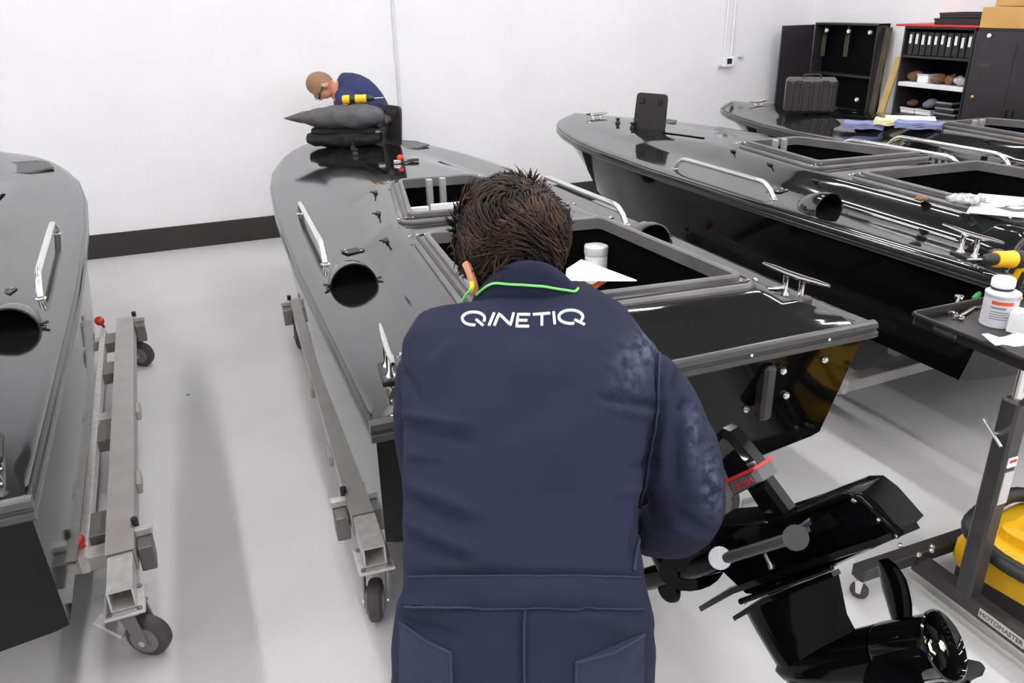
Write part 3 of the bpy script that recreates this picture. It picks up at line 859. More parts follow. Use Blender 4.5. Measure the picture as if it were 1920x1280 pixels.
for px, py, L, W, m, lab, nm, cat in ((1622, 226, .28, .16, 'blue_cloth', 'folded blue cloth at the left of the pile on the far right boat', 'folded_cloth', 'cloth'), (1668, 229, .2, .14, 'cream', 'cream coloured rag between the two blue cloths', 'rag', 'cloth'), (1722, 238, .3, .16, 'blue_cloth', 'folded blue cloth at the right of the pile, nearer the handrail', 'folded_cloth', 'cloth')):
    p = uz(px, py, 1.13); zb = dz(boat_r2, p[0], p[1])
    mb = MB()
    for k_ in range(3):
        g = np.random.default_rng(px + k_)
        R = rotz(-.95 + g.normal() * .1)
        nx = 9
        top = [[R @ V3((L * (i / (nx - 1) - .5), W * (.5 if j else -.5) * (1 - .06 * k_), .012 + k_ * .012 + .005 * math.sin(i * 1.3 + k_) + (.003 if j else 0))) for j in (0, 1)] for i in range(nx)]
        rings = [[a, b, b - V3((0, 0, .012)), a - V3((0, 0, .012))] for a, b in top]
        mb.loft(rings)
    o = mb.build(nm, m, None, 50); o.location = (p[0], p[1], zb + .004); tag(o, lab, cat)
p = uz(1708, 226, 1.13)
t = thing('paper_sheet', 'white sheet of paper lying behind the blue cloths', 'paper', (p[0] + .1, p[1] + .1, dz(boat_r2, p[0], p[1]) + .006), -.8)
MB().box((0, 0, .004), (.34, .22, .006), None, .001).build('sheet', 'paper', t, 0)
# ------------------------------------------------------------------ drill
def make_drill(name, label, loc, R, flip=1):
    t = thing(name, label, 'drill', tuple(float(v) for v in loc))
    t.rotation_mode = 'QUATERNION'
    t.rotation_quaternion = Matrix([list(r) for r in np.array(R)]).to_quaternion()
    # barrel along +x, handle towards -z, origin at the foot of the battery
    MB().lathe((-.09, 0, .20), (1, 0, 0), [(.018, 0), (.028, .006), (.031, .03), (.031, .10), (.029, .125), (.026, .135)], 20).build('motor_housing', 'tool_yellow', t)
    MB().lathe((.045, 0, .20), (1, 0, 0), [(.027, 0), (.029, .01), (.029, .03), (.026, .036)], 20).build('torque_ring', 'tool_yellow', t)
    c = MB().lathe((.081, 0, .20), (1, 0, 0), [(.021, 0), (.022, .02), (.018, .04), (.010, .052)], 18).build('chuck', 'tool_black', t)
    MB().cyl((.13, 0, .20), (.20, 0, .20), .0035, n=8).build('bit', 'steel', c)
    MB().lathe((-.035, 0, .20), (1, 0, 0), [(.0318, 0), (.0325, .004), (.0325, .034), (.0318, .038)], 20).build('grip_band', 'tool_black', t)
    g = MB(); rings = []
    for q, z in enumerate(np.linspace(.06, .185, 7)):
        x = -.045 - .02 * (1 - q / 6)
        rings.append([(x + .022 * math.cos(a), .0165 * math.sin(a), z) for a in np.linspace(0, 2 * PI, 14, endpoint=False)])
    g.loft(rings); h = g.build('handle', 'tool_yellow', t)
    MB().box((-.02, 0, .16), (.014, .018, .035), None, .005).build('trigger', 'tool_black', h)
    for s in (-1, 1):
        MB().box((-.06, s * .017, .115), (.024, .006, .09), None, .002).build('grip_pad', 'tool_black', h)
        MB().box((-.03, s * .03, .20), (.05, .006, .024), None, .002).build('logo_plate', 'tool_black', t)
    MB().box((-.065, 0, .05), (.09, .058, .03), None, .008).build('battery_foot', 'tool_yellow', t)
    MB().box((-.06, 0, .02), (.115, .066, .04), None, .008).build('battery', 'tool_black', t)
    return t

# ------------------------------------------------------------------ mobile tray stand
PX, PY = 2.224, 1.444
t = thing('tray_stand', 'black wheeled stand with a tool tray on a single post', 'stand', (PX, PY, 0))
MB().box((.0, .215, .115), (.56, .055, .05), None, .004).build('front_beam', 'cart_black', t)
MB().box((0, -.1, .085), (.055, .62, .06), None, .005).build('spine_beam', 'cart_black', t)
MB().box((0, -.41, .10), (.5, .05, .05), None, .004).build('rear_beam', 'cart_black', t)
for x, y in ((-.03, .185), (.03, .185), (-.05, .25), (.05, .2)):
    MB().lathe((x, y, .135), (0, 0, 1), [(.01, 0), (.01, .008), (.005, .014)], 8).build('bolt', 'steel', t)
for i, (x, y) in enumerate(((-.255, .215), (.255, .215), (-.23, -.41), (.23, -.41))):
    c = MB().box((x, y, .082), (.036, .036, .01), None, .002).build('caster', 'steel', t)
    R = rotz(.5 + i)
    MB().lathe((-.011, 0, .033), (1, 0, 0), [(.022, 0), (.032, .004), (.033, .011), (.032, .018), (.022, .022)], 18).xf(R, (x, y, 0)).build('wheel', 'wheel_rubber', c)
    f = MB()
    for q in (-1, 1): f.prism([(q * .015, -.012, .08), (q * .015, .016, .08), (q * .015, .008, .028), (q * .015, -.008, .028)], (.003, 0, 0))
    f.xf(R, (x, y, 0)).build('fork', 'steel', c)
post = MB().box((0, 0, .46), (.062, .062, .78), None, .008).build('post', 'cart_black', t)
MB().cyl((0, 0, .82), (0, 0, .965), .0165, n=14).build('inner_post', 'steel', t)
MB().box((.004, -.0325, .545), (.04, .003, .12)).build('sticker', 'label_grey', post, 0)
MB().box((.004, -.0325, .64), (.04, .003, .035)).build('warning_sticker', 'paper', post, 0)
MB().box((.004, -.034, .645), (.03, .002, .01)).build('warning_mark', 'red', post, 0)
k = MB().cyl((-.03, 0, .735), (-.07, 0, .745), .006, n=10).build('clamp_screw', 'steel', t)
MB().cyl((-.07, -.035, .715), (-.07, .04, .775), .005, n=8).build('cross_bar', 'steel', k)
lb = MB().box((-.029, -.155, .09), (.003, .165, .034), None, .001).build('name_plate', 'label_grey', t)
def text_mesh(body, size, extr):
    cu = bpy.data.curves.new('lettering', 'FONT')
    cu.body = body; cu.size = size; cu.extrude = extr; cu.align_x = 'CENTER'; cu.align_y = 'CENTER'
    o = bpy.data.objects.new('lettering', cu); COL.objects.link(o)
    dg = bpy.context.evaluated_depsgraph_get()
    me = bpy.data.meshes.new_from_object(o.evaluated_get(dg))
    bpy.data.objects.remove(o)
    return me
def text_obj(body, size, extr, M, m, parent, name='lettering', stretch=1.0):
    me = text_mesh(body, size, extr)
    M = Matrix(M) if not isinstance(M, Matrix) else M
    me.transform(M @ Matrix.Diagonal((stretch, 1, 1, 1)))
    me.materials.clear(); me.materials.append(MATS[m])
    return link(name, me, parent)
# reads along the beam, top edge of the letters upwards, facing -x
text_obj('MOTOMASTER', .024, .0006, Matrix(((0, 0, -1, -.0315), (-1, 0, 0, -.155), (0, 1, 0, .09), (0, 0, 0, 1))), 'ink', lb, stretch=.98)
# tray: corner found in the picture, runs to the right and towards the camera
TZ = .975
tx0, tx1, ty0, ty1 = -.055, .56, -.21, .375
cx, cy = (tx0 + tx1) / 2, (ty0 + ty1) / 2
tray = MB().box((cx, cy, TZ - .004), (tx1 - tx0, ty1 - ty0, .006)).build('tray', 'cart_black', t, 0)
L = rounded_loop([(tx0, ty0, TZ - .006), (tx1, ty0, TZ - .006), (tx1, ty1, TZ - .006), (tx0, ty1, TZ - .006)], .015, 3)
MB().sweep(L, [(-.003, 0), (-.003, .036), (0, .042), (.008, .042), (.011, .036), (.011, .030), (.003, .026), (.003, 0)]).build('rim', 'gasket', tray)
MB().box((cx - .1, 0, TZ - .022), (.3, .04, .028), None, .004).build('tray_arm', 'cart_black', t)
MB().box((-.054, .245, TZ + .012), (.014, .09, .018), None, .003).build('magnet_strip', 'rail_grey', t)
MB().tube(spline([(.02, -.12, TZ - .01), (.0, -.13, TZ - .07), (.02, -.12, TZ - .13), (.06, -.1, TZ - .12), (.07, -.08, TZ - .06), (.06, -.07, TZ - .01)], 5), .006, 8).build('hook', 'gasket', t)
# things in the tray
p = uz(1868, 606, TZ)
t = thing('solvent_can', 'grey metal can with white screw cap and red striped label', 'can', (p[0], p[1], TZ))
MB().lathe((0, 0, 0), (0, 0, 1), [(.052, 0), (.053, .003), (.052, .006), (.052, .104), (.054, .108), (.053, .112), (.046, .116), (.028, .118)], 32).build('body', 'plastic_grey', t)
MB().lathe((.006, .012, .117), (.0, .0, 1), [(.033, 0), (.033, .014)], 24).build('neck', 'tool_black', t)
MB().lathe((.006, .012, .126), (.0, .0, 1), [(.034, 0), (.036, .004), (.036, .024), (.032, .030), (.0, .031)], 24).build('cap', 'paper', t)
def can_label(z0, z1, a0, a1, r, m, nm, par):
    A = np.linspace(a0, a1, 12)
    o_, i_ = [[(rr * math.cos(a), rr * math.sin(a), z) for a in A] for rr, z in ((r, z0), (r, z1))], None
    return MB().loft(o_, closed=False, cap0=False, cap1=False).build(nm, m, par, 60)
vd = math.atan2(-p[1], -p[0])
lab = can_label(.006, .098, vd - 1.3, vd + 1.3, .0526, 'paper_grey', 'label', t)
can_label(.080, .092, vd - .5, vd + .75, .0532, 'orange', 'label_stripe', lab)
for i, z in enumerate((.066, .054, .046, .038, .030)):
    can_label(z, z + (.006 if i == 0 else .003), vd - .5, vd + (.35 if i == 0 else .6 - .1 * (i % 3)), .0532, 'plastic_mid', 'label_line', lab)
p = uz(1921, 624, TZ)
t = thing('small_carton', 'small white carton beside the grey can', 'carton', (p[0], p[1], TZ), .3)
MB().box((0, 0, .035), (.07, .09, .07), None, .003).build('body', 'paper', t, 0)
MB().box((0, 0, .071), (.071, .03, .002)).build('flap', 'paper_grey', t, 0)
p = uz(1893, 640, TZ + .04)
t = thing('paper_sheet', 'crumpled grey-white paper slip on the rim of the tray', 'paper', (p[0], p[1], TZ + .041), -.4)
mb = MB(); nx = 8
rings = []
for i in range(nx):
    x = .13 * (i / (nx - 1) - .5); z = .004 * math.sin(i * 1.4) + .004
    rings.append([(x, -.04, z), (x, .04, z + .004 * math.cos(i)), (x, .04, z + .004 * math.cos(i) - .0015), (x, -.04, z - .0015)])
mb.loft(rings); mb.build('sheet', 'paper_grey', t, 40)
def wrench(loc, rz, L, label, handle='steel'):
    t = thing('wrench', label, 'wrench', loc, rz)
    MB().tube([(0, 0, .008), (L * .25, 0, .008), (L * .75, 0, .008), (L, 0, .008)], [(.005, .004), (.006, .004), (.006, .004), (.005, .004)], 8).build('shaft', handle, t)
    h = MB()
    for s in (-1, 1):
        h.tube([(-.002, s * .004, .008), (-.014, s * .013, .008), (-.026, s * .012, .008), (-.032, s * .007, .008)], .006, 8)
    h.build('jaw', 'chrome', t)
    MB().sweep(rounded_loop([(L - .002, -.012, .004), (L + .024, -.012, .004), (L + .024, .012, .004), (L - .002, .012, .004)], .01, 4), [(-.002, 0), (-.002, .008), (.003, .008), (.003, 0)]).build('ring', 'chrome', t)
    return t
p = uz(1786, 588, TZ); wrench((p[0], p[1], TZ), .6, .16, 'chrome wrench nearest the left corner of the tray')
p = uz(1800, 596, TZ); wrench((p[0], p[1], TZ + .0), .35, .13, 'short chrome wrench lying beside the longer one in the tray')
p = uz(1812, 578, TZ)
t = thing('screwdriver', 'screwdriver with a green handle behind the wrenches', 'screwdriver', (p[0], p[1], TZ), .45)
MB().cyl((0, 0, .009), (.09, 0, .009), .003, n=8).build('blade', 'chrome', t)
MB().lathe((.085, 0, .011), (1, 0, 0), [(.006, 0), (.010, .01), (.011, .05), (.009, .07), (.006, .076)], 12).build('handle', 'green_handle', t)
p = uz(1938, 585, TZ)
t = thing('tape_measure', 'yellow tape measure behind the white carton', 'tape measure', (p[0], p[1], TZ), .5)
MB().box((0, 0, .04), (.085, .05, .08), None, .014).build('case', 'tool_yellow', t)
MB().lathe((-.0, -.026, .042), (0, -1, 0), [(.024, -.002), (.024, .003), (.02, .004)], 18).build('badge', 'tool_black', t)
MB().box((-.046, 0, .012), (.012, .028, .006), None, .001).build('tape_end', 'steel', t)
# yellow drill resting at the right edge, above the stern of the next boat
ax = unit((-.93, .1, .1)); zx = unit(V3((.05, -.2, 1)) - ax * (V3((.05, -.2, 1)) @ ax)); yx = np.cross(zx, ax)
RD = np.array([ax, yx, zx]).T
p = at(1908, 486, 2.78) - RD @ V3((-.02, 0, .20))
dr2 = make_drill('cordless_drill', 'yellow cordless drill at the right edge, above the tool tray', p, RD)

# ------------------------------------------------------------------ yellow vacuum on the floor
vx, vy = 2.575, 1.435
t = thing('shop_vacuum', 'yellow and black portable vacuum with a thick black hose', 'vacuum', (vx, vy, 0), math.radians(8))
t.scale = (1, 1, .86)
def rrect(cx, cy, hx, hy, r, z, n=5):
    return rounded_loop([(cx - hx, cy - hy, z), (cx + hx, cy - hy, z), (cx + hx, cy + hy, z), (cx - hx, cy + hy, z)], r, n)
MB().loft([rrect(0, 0, .215, .20, .06, z) for z in (.015, .11)]).build('base', 'tool_black', t)
MB().loft([rrect(0, 0, .225, .21, .07, .10), rrect(0, 0, .232, .215, .07, .13), rrect(0, 0, .23, .213, .07, .20), rrect(0, 0, .215, .2, .07, .235), rrect(.0, 0, .19, .18, .07, .25)]).build('body', 'tool_yellow', t)
MB().loft([rrect(.02, 0, .15, .13, .06, .24), rrect(.02, 0, .145, .125, .06, .29), rrect(.02, 0, .12, .1, .05, .31)]).build('motor_cover', 'tool_yellow', t)
MB().box((.02, -.1, .315), (.1, .03, .012), None, .004).build('switch_plate', 'tool_black', t)
for i in range(3):
    MB().tube([(-.05 + .0 * i, -.215 + .004 * i, .19 - .022 * i), (.1, -.218, .17 - .022 * i), (.225, -.19, .16 - .022 * i)], .007, 8).build('power_cord', 'tool_black', t)
for x in (-.13, .13):
    for y in (-.16, .16):
        MB().lathe((x, y, 0), (0, 0, 1), [(.02, 0), (.022, .01), (.02, .018)], 10).build('foot', 'wheel_rubber', t)
hose = spline([(-.08, -.225, .17), (-.17, -.20, .215), (-.245, -.10, .25), (-.265, .05, .275), (-.20, .17, .29), (-.04, .205, .295), (.12, .2, .295), (.22, .12, .28)], 10)
MB().tube(hose, [.030 + .0016 * (i % 2) for i in range(len(hose))], 14).build('hose', 'tool_black', t, 60)
MB().cyl((-.10, -.215, .185), (-.04, -.215, .15), .034, .03, 14).build('hose_socket', 'tool_black', t)
MB().tube(spline([(-.10, .02, .25), (-.10, .03, .30), (-.06, .05, .325), (-.01, .06, .315), (.01, .06, .29)], 5), .011, 10).build('carry_loop', 'tool_yellow', t)
MB().lathe((-.04, .03, .285), (-.3, -.5, .8), [(.024, 0), (.024, .03), (.016, .036)], 14).build('inlet', 'tool_black', t)
MB().box((.05, -.217, .07), (.14, .012, .05), None, .004).build('clasp', 'lid_black', t)

# ------------------------------------------------------------------ things on and in the middle boat
def on_mid(px, py, h=.0):
    p = uz(px, py, 1.06)
    for _ in range(3):
        z = dz(boat_mid, p[0], p[1]); p = uz(px, py, z)
    return (p[0], p[1], z + .003 + h)
# crumpled grey pouch on a folded black cloth
def sack(L, rad, tip, seed, hgt, droop=0.0):
    g = np.random.default_rng(seed); rings = []
    f = g.normal(size=(8, 2)) * 3; ph = g.random(8) * 6
    n = 28
    for i in range(n):
        t_ = i / (n - 1)
        r = interp(t_, *tip) * rad
        ring = []
        for j in range(24):
            a = 2 * PI * j / 24
            w_ = 1 + .17 * sum(math.sin(f[k][0] * t_ * 4 + f[k][1] * math.cos(a) * 1.5 + ph[k]) for k in range(8)) / 3
            ring.append((L * (t_ - .5), 1.25 * r * math.cos(a) * w_, hgt * r / rad * math.sin(a) * w_ + droop * (t_ - .5) ** 2))
        rings.append(ring)
    return MB().loft(rings)
base = on_mid(645, 275)
RB = rotz(-.36)
b_ = V3((base[0] + .02, base[1] + .05, base[2]))
t = wthing('folded_cloth', 'black folded cloth under the grey pouch on the bow', 'cloth', b_)
mb = sack(.52, .10, ([0, .1, .5, .9, 1], [.55, .9, 1, .95, .6]), 3, .055); mb.xf(RB, b_ + V3((0, 0, .052))); wbuild(mb, 'lower_fold', 'black_cloth', t, smooth=80)
mb = sack(.46, .09, ([0, .1, .5, .9, 1], [.5, .9, 1, .95, .6]), 4, .04); mb.xf(RB, b_ + V3((.01, 0, .105))); wbuild(mb, 'upper_fold', 'black_cloth', t, smooth=80)
t = wthing('fabric_pouch', 'dark grey crumpled fabric pouch with a pointed end on the bow', 'pouch', b_ + V3((0, 0, .165)))
mb = sack(.70, .11, ([0, .08, .3, .55, .8, .95, 1], [.04, .22, .75, 1, .95, .7, .35]), 9, .078); mb.xf(RB, b_ + V3((-.06, 0, .198))); wbuild(mb, 'pouch_body', 'bag', t, smooth=80)
mb = sack(.2, .07, ([0, .3, .7, 1], [.4, 1, .9, .3]), 12, .045); mb.xf(rotz(-.1), b_ + V3((.25, -.05, .16))); wbuild(mb, 'flap', 'bag', t, smooth=80)
mb = MB().box(b_ + V3((.22, -.13, .10)), (.06, .025, .035), rotz(.2), .008); wbuild(mb, 'buckle', 'chrome', t)
# yellow drill lying on the pouch
ax = unit((.93, -.34, .02)); zx = unit(V3((-.1, -.9, .25)) - ax * (V3((-.1, -.9, .25)) @ ax)); yx = np.cross(zx, ax)
R1 = np.array([ax, yx, zx]).T
p = b_ + V3((.10, .0, .31)) - R1 @ V3((0, 0, .20))
dr1 = make_drill('cordless_drill', 'yellow cordless drill lying on the grey pouch at the bow', p, R1)
p = on_mid(751, 306)
t = thing('hand_tool', 'small tool with a red ball grip on the foredeck', 'tool', p, .2)
MB().ell((0, 0, .03), (.02, .02, .02)).build('grip', 'red_knob', t)
MB().cyl((-.03, -.02, .008), (.07, -.04, .008), .006, n=8).build('shaft', 'tool_black', t)
MB().box((-.03, -.02, .012), (.04, .03, .024), None, .005).build('head', 'steel', t)
p = on_mid(777, 303)
t = thing('spring_clip', 'little silver clip beside the red-gripped tool', 'clip', p, -.2)
MB().box((0, 0, .012), (.06, .03, .022), None, .005).build('jaw', 'steel', t)
MB().box((-.01, -.016, .01), (.07, .008, .014), None, .003).build('arm', 'tool_black', t)
# in the cockpit: everything lies on a shelf board just under the opening
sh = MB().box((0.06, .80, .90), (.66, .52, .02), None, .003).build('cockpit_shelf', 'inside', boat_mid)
p = uz(1117, 520, .93)
t = thing('plastic_jar', 'white plastic jar standing in the middle cockpit', 'jar', (p[0], p[1], .911))
MB().lathe((0, 0, 0), (0, 0, 1), [(.044, 0), (.047, .004), (.047, .12), (.043, .126)], 28).build('body', 'paper', t)
MB().lathe((0, 0, .122), (0, 0, 1), [(.049, 0), (.05, .003), (.05, .034), (.047, .038)], 28).build('lid', 'paper', t)
# sheet of paper leaning on the coaming
t = thing('paper_sheet', 'white sheet of paper beside the jar in the middle cockpit', 'paper', (1.25, 2.33, 1.05))
c = [at(1062, 505, 2.40), at(1090, 487, 2.45), at(1194, 526, 2.32), at(1060, 526, 2.30)]
mb = MB().prism([V3(q) for q in c], (0, 0, .004)); wbuild(mb, 'sheet', 'paper', t, smooth=0)
p = at(1115, 537, 2.36)
mb = MB().tube([p + V3((-.05, 0, -.02)), p, p + V3((.07, .02, .02))], .008, 8)
solo(mb, 'orange_tube', 'orange', p + V3((-.05, 0, -.02)), 'thin orange tube under the sheet of paper in the cockpit', 'tube')
# white parts at the rear of the forward hatch and left of the cockpit
p = uz(816, 402, 1.10)
t = thing('label_strip', 'white plastic strips along the rear edge of the forward hatch', 'strip', (p[0], p[1] + .04, 1.105))
MB().box((-.09, 0, .0), (.14, .02, .06), rotz(-.1), .003).build('strip', 'paper', t)
MB().box((.11, -.02, .004), (.24, .02, .065), rotz(-.1), .003).build('strip', 'paper', t)
MB().box((.12, -.032, .01), (.06, .004, .012), rotz(-.1)).build('mark', 'ink', t)
p = at(833, 465, 2.95)
t = thing('white_panel', 'white panel seen through the left side of the middle cockpit', 'panel', (p[0], p[1], .911))
MB().box((.02, 0, .09), (.06, .1, .18), None, .005).build('panel', 'paper', t)
MB().box((-.02, -.0, .15), (.03, .11, .05), None, .005).build('holder', 'alu_dark', t)
# in the cockpit of the boat to the right: paper and a clear bag on the coaming
pA = uz(1800, 378, 1.16)
t = thing('paper_sheet', 'white paper sheet on the cockpit edge of the boat right of the middle', 'paper', (pA[0], pA[1], 1.15))
c = [uz(1812, 398, 1.165), uz(1835, 363, 1.175), uz(1935, 372, 1.175), uz(1925, 408, 1.165)]
mb = MB().prism(c, (0, 0, .004)); wbuild(mb, 'sheet', 'paper', t, smooth=0)
p = uz(1808, 382, 1.175)
t = wthing('plastic_bag', 'clear plastic bag of parts beside the white paper sheet', 'bag', p)
mb = sack(.14, .04, ([0, .3, .7, 1], [.5, 1, .9, .6]), 21, .022); mb.xf(rotz(-.5), p + V3((0, 0, .02))); wbuild(mb, 'bag', 'clear_bag', t, smooth=80)
mb = MB().tube([p + V3((.02, -.06, .012)), p + V3((.05, -.12, .012)), p + V3((.16, -.16, .012)), p + V3((.19, -.12, .012))], .006, 8); wbuild(mb, 'wire_handle', 'steel', t)
p = uz(1755, 380, 1.16)
lump((p[0] + .03, p[1] + .1, 1.145), (.035, .025, .01), 'brown rag lying on the cockpit edge near the plastic bag', 'rag', 'brown', 'cloth', 9)
# blue tape scrap on the floor
p = uz(353, 740, 0)
mb = MB().box((p[0], p[1], .002), (.022, .012, .003), rotz(.4)); solo(mb, 'tape_scrap', 'blue_cloth', (p[0], p[1], .0), 'tiny blue scrap of tape on the floor between two trolleys', 'scrap', smooth=0)
# ------------------------------------------------------------------ stern drive hanging off the middle boat
CR, CU, CB = RT, UP, -FW                      # right, up and towards the camera, as plain directions of the workshop
DA = unit(.52 * CR + .42 * CU + .74 * CB)     # aft axis of the drive (prop shaft)
DD = .34 * CR - .93 * CU + .05 * CB
DD = unit(DD - DA * (DD @ DA))                # down axis of the drive
DS = np.cross(DD, DA)
if DS @ CB < 0: DS = -DS                      # side of the drive towards the camera
DO = at(1500, 1040, 1.60)
def dp(px, py, s=0.0):                        # point on the drive's middle plane (or s metres to its side)
    d = ray(px, py)
    k = ((DO + DS * s - CAM) @ DS) / (d @ DS)
    return CAM + d * k
drive = wthing('stern_drive', 'glossy black stern drive with propeller behind the man, red striped cover', 'boat engine', at(1350, 1060, 1.75))
def dbuild(mb, name, m, parent=None, smooth=35, label=None):
    return wbuild(mb, name, m, drive, parent, smooth, label)
def slab(poly, thick, taper=0.0, bev=0.012):
    # rounded slab: outline in the middle plane, chamfered towards both faces
    h = thick / 2
    P = [dp(*q, h) - DS * h for q in poly]; c = sum(P) / len(P)   # the near face is the one seen
    m = MB()
    def sc(k, off): return [c + (p - c) * k + DS * off for p in P]
    kk = 1 - bev / max(np.linalg.norm(p - c) for p in P) * 1.6
    m.loft([sc(kk - taper, -h), sc(1, -h + bev), sc(1, h - bev), sc(kk - taper, h)])
    return m
body = dbuild(slab([(1235, 1035), (1330, 985), (1440, 978), (1500, 958), (1585, 926), (1612, 926), (1640, 948), (1690, 1006), (1560, 1066), (1440, 1120), (1395, 1118), (1350, 1075), (1260, 1075)], .11), 'drive_housing', 'drive_black', smooth=30)
dbuild(slab([(1395, 920), (1428, 898), (1470, 955), (1486, 975), (1450, 990), (1432, 978)], .05, bev=.012), 'neck', 'drive_gloss', smooth=30)
cover = dbuild(slab([(1332, 822), (1348, 806), (1362, 812), (1408, 868), (1420, 888), (1362, 912), (1350, 880)], .06, bev=.014), 'top_cover', 'drive_gloss', smooth=30)
band = dbuild(slab([(1358, 904), (1414, 880), (1428, 904), (1372, 932)], .07, bev=.008), 'cover_band', 'drive_grey', smooth=30)
stripe = dbuild(slab([(1355, 902), (1413, 876), (1416, 881), (1358, 908)], .074, bev=.002), 'red_stripe', 'red', smooth=0)
# raised red lettering on the band
e1 = unit(dp(1414, 894, .036) - dp(1362, 918, .036)); e2 = unit(np.cross(DS, e1))
if e2 @ CU < 0: e2 = -e2
tp = dp(1394, 907, .0358) - V3(drive.location)
M = Matrix([[e1[i], e2[i], DS[i], tp[i]] for i in range(3)] + [[0, 0, 0, 1]])
text_obj('ALPHA', .0175, .001, M, 'red', band)
# seams, lips and fittings on the housing
def dtube(pts, r, name, m, s=.08, parent=None):
    return dbuild(MB().tube([dp(x, y, s) for x, y in pts], r, 10), name, m, parent)
dtube([(1500, 962), (1590, 928), (1614, 932), (1690, 1004)], .009, 'rear_edge', 'drive_black', .055)
dtube([(1388, 1128), (1440, 1108), (1560, 1062)], .006, 'split_line', 'drive_black', .078)
plate = MB()
c0, c1 = dp(1312, 1142), dp(1722, 984)
for_ = [dp(1312, 1142, .0), dp(1372, 1108, .10), dp(1500, 1062, .12), dp(1650, 1014, .10), dp(1722, 984, .0), dp(1650, 1010, -.10), dp(1500, 1058, -.12), dp(1372, 1104, -.10)]
plate.prism(for_, DD * .012)
dbuild(plate, 'cavitation_plate', 'drive_black', smooth=20)
plate2 = MB().prism([dp(1375, 1160, 0), dp(1430, 1128, .05), dp(1560, 1076, .05), dp(1575, 1070, 0), dp(1560, 1074, -.05), dp(1430, 1124, -.05)], DD * .01)
dbuild(plate2, 'splash_plate', 'drive_black', smooth=20)
# lower leg: thin foil between plate and gear case, runs on below the picture
def foil(rows):
    rings = []
    for (lx, ly), (tx, ty), th in rows:
        L, T = dp(lx, ly), dp(tx, ty); ring = []
        for a in np.linspace(0, 2 * PI, 18, endpoint=False):
            u = .5 - .5 * math.cos(a); h = th * math.sin(a) * (1.15 - .5 * u)
            ring.append(L + (T - L) * u + DS * h)
        rings.append(ring)
    return MB().loft(rings)
dbuild(foil([((1398, 1140), (1572, 1072), .035), ((1420, 1180), (1588, 1150), .034), ((1452, 1232), (1612, 1196), .036), ((1488, 1290), (1668, 1232), .04)]), 'lower_leg', 'drive_black', smooth=50)
hubc = dp(1742, 1214)
gc = MB().lathe(hubc, DA, [(.004, -.36), (.024, -.335), (.040, -.28), (.050, -.21), (.054, -.14), (.056, -.09)], 28)
dbuild(gc, 'gear_case', 'drive_black', smooth=50)
skeg0 = hubc - DA * .22 + DD * .05
sk_ = MB().prism([skeg0, skeg0 + DA * .13, skeg0 + DA * .14 + DD * .1, skeg0 + DA * .09 + DD * .11], DS * .01)
dbuild(sk_, 'skeg', 'drive_black', smooth=0)
# propeller
hub = MB()
prof_o = [(.056, -.085), (.058, -.08), (.058, .012), (.061, .024), (.063, .03)]
prof_i = [(.059, .032), (.052, .02), (.049, -.03), (.048, -.05)]
hub.lathe(hubc, DA, prof_o + prof_i, 36, cap0=False, cap1=True)
prop = dbuild(hub, 'propeller_hub', 'drive_gloss', smooth=40)
pa, pb, _ = frame(DA)
def pv(ang): return pa * math.cos(ang) + pb * math.sin(ang)
nut = MB().lathe(hubc, DA, [(.013, -.05), (.014, -.01), (.014, .008), (.010, .010), (.010, .026), (.0, .028)], 6); dbuild(nut, 'prop_nut', 'chrome', prop, 20)
nut = MB().lathe(hubc, DA, [(.018, -.03), (.018, -.004), (.014, .0)], 16); dbuild(nut, 'brass_washer', 'brass', prop, 30)
nut = MB().lathe(hubc, DA, [(.036, -.05), (.036, -.022), (.032, -.016), (.018, -.014)], 12); dbuild(nut, 'thrust_washer', 'alu_light', prop, 20)
# find the angle whose blade points up in the picture
angs = np.linspace(0, 2 * PI, 360); up_a = max(angs, key=lambda a: pv(a) @ (CU + .1 * CB + .35 * CR))
def blade(a0):
    n_r, n_c = 9, 7; front = []; back = []
    for i in range(n_r):
        q = i / (n_r - 1); r = .050 + .115 * q
        ch = interp(q, [0, .25, .6, .85, 1], [.05, .065, .072, .055, .018])
        fr_, bk_ = [], []
        for j in range(n_c):
            u = j / (n_c - 1) - .5
            ang = a0 + (u * ch * .75 / r) + .25 * q
            ax = -.04 + u * ch * 1.25 + .02 * q + .012 * (4 * u * u - 1)
            p = hubc + pv(ang) * r + DA * ax
            th = .004 * (1 - .7 * q) * (1 - 3 * u * u)
            fr_.append(p + DA * th); bk_.append(p - DA * th)
        front.append(fr_); back.append(bk_)
    m = MB()
    rings = [f + b[::-1] for f, b in zip(front, back)]
    return m.loft(rings)
for i in range(3):
    dbuild(blade(up_a + i * 2 * PI / 3), 'propeller_blade', 'drive_black', prop, 50)
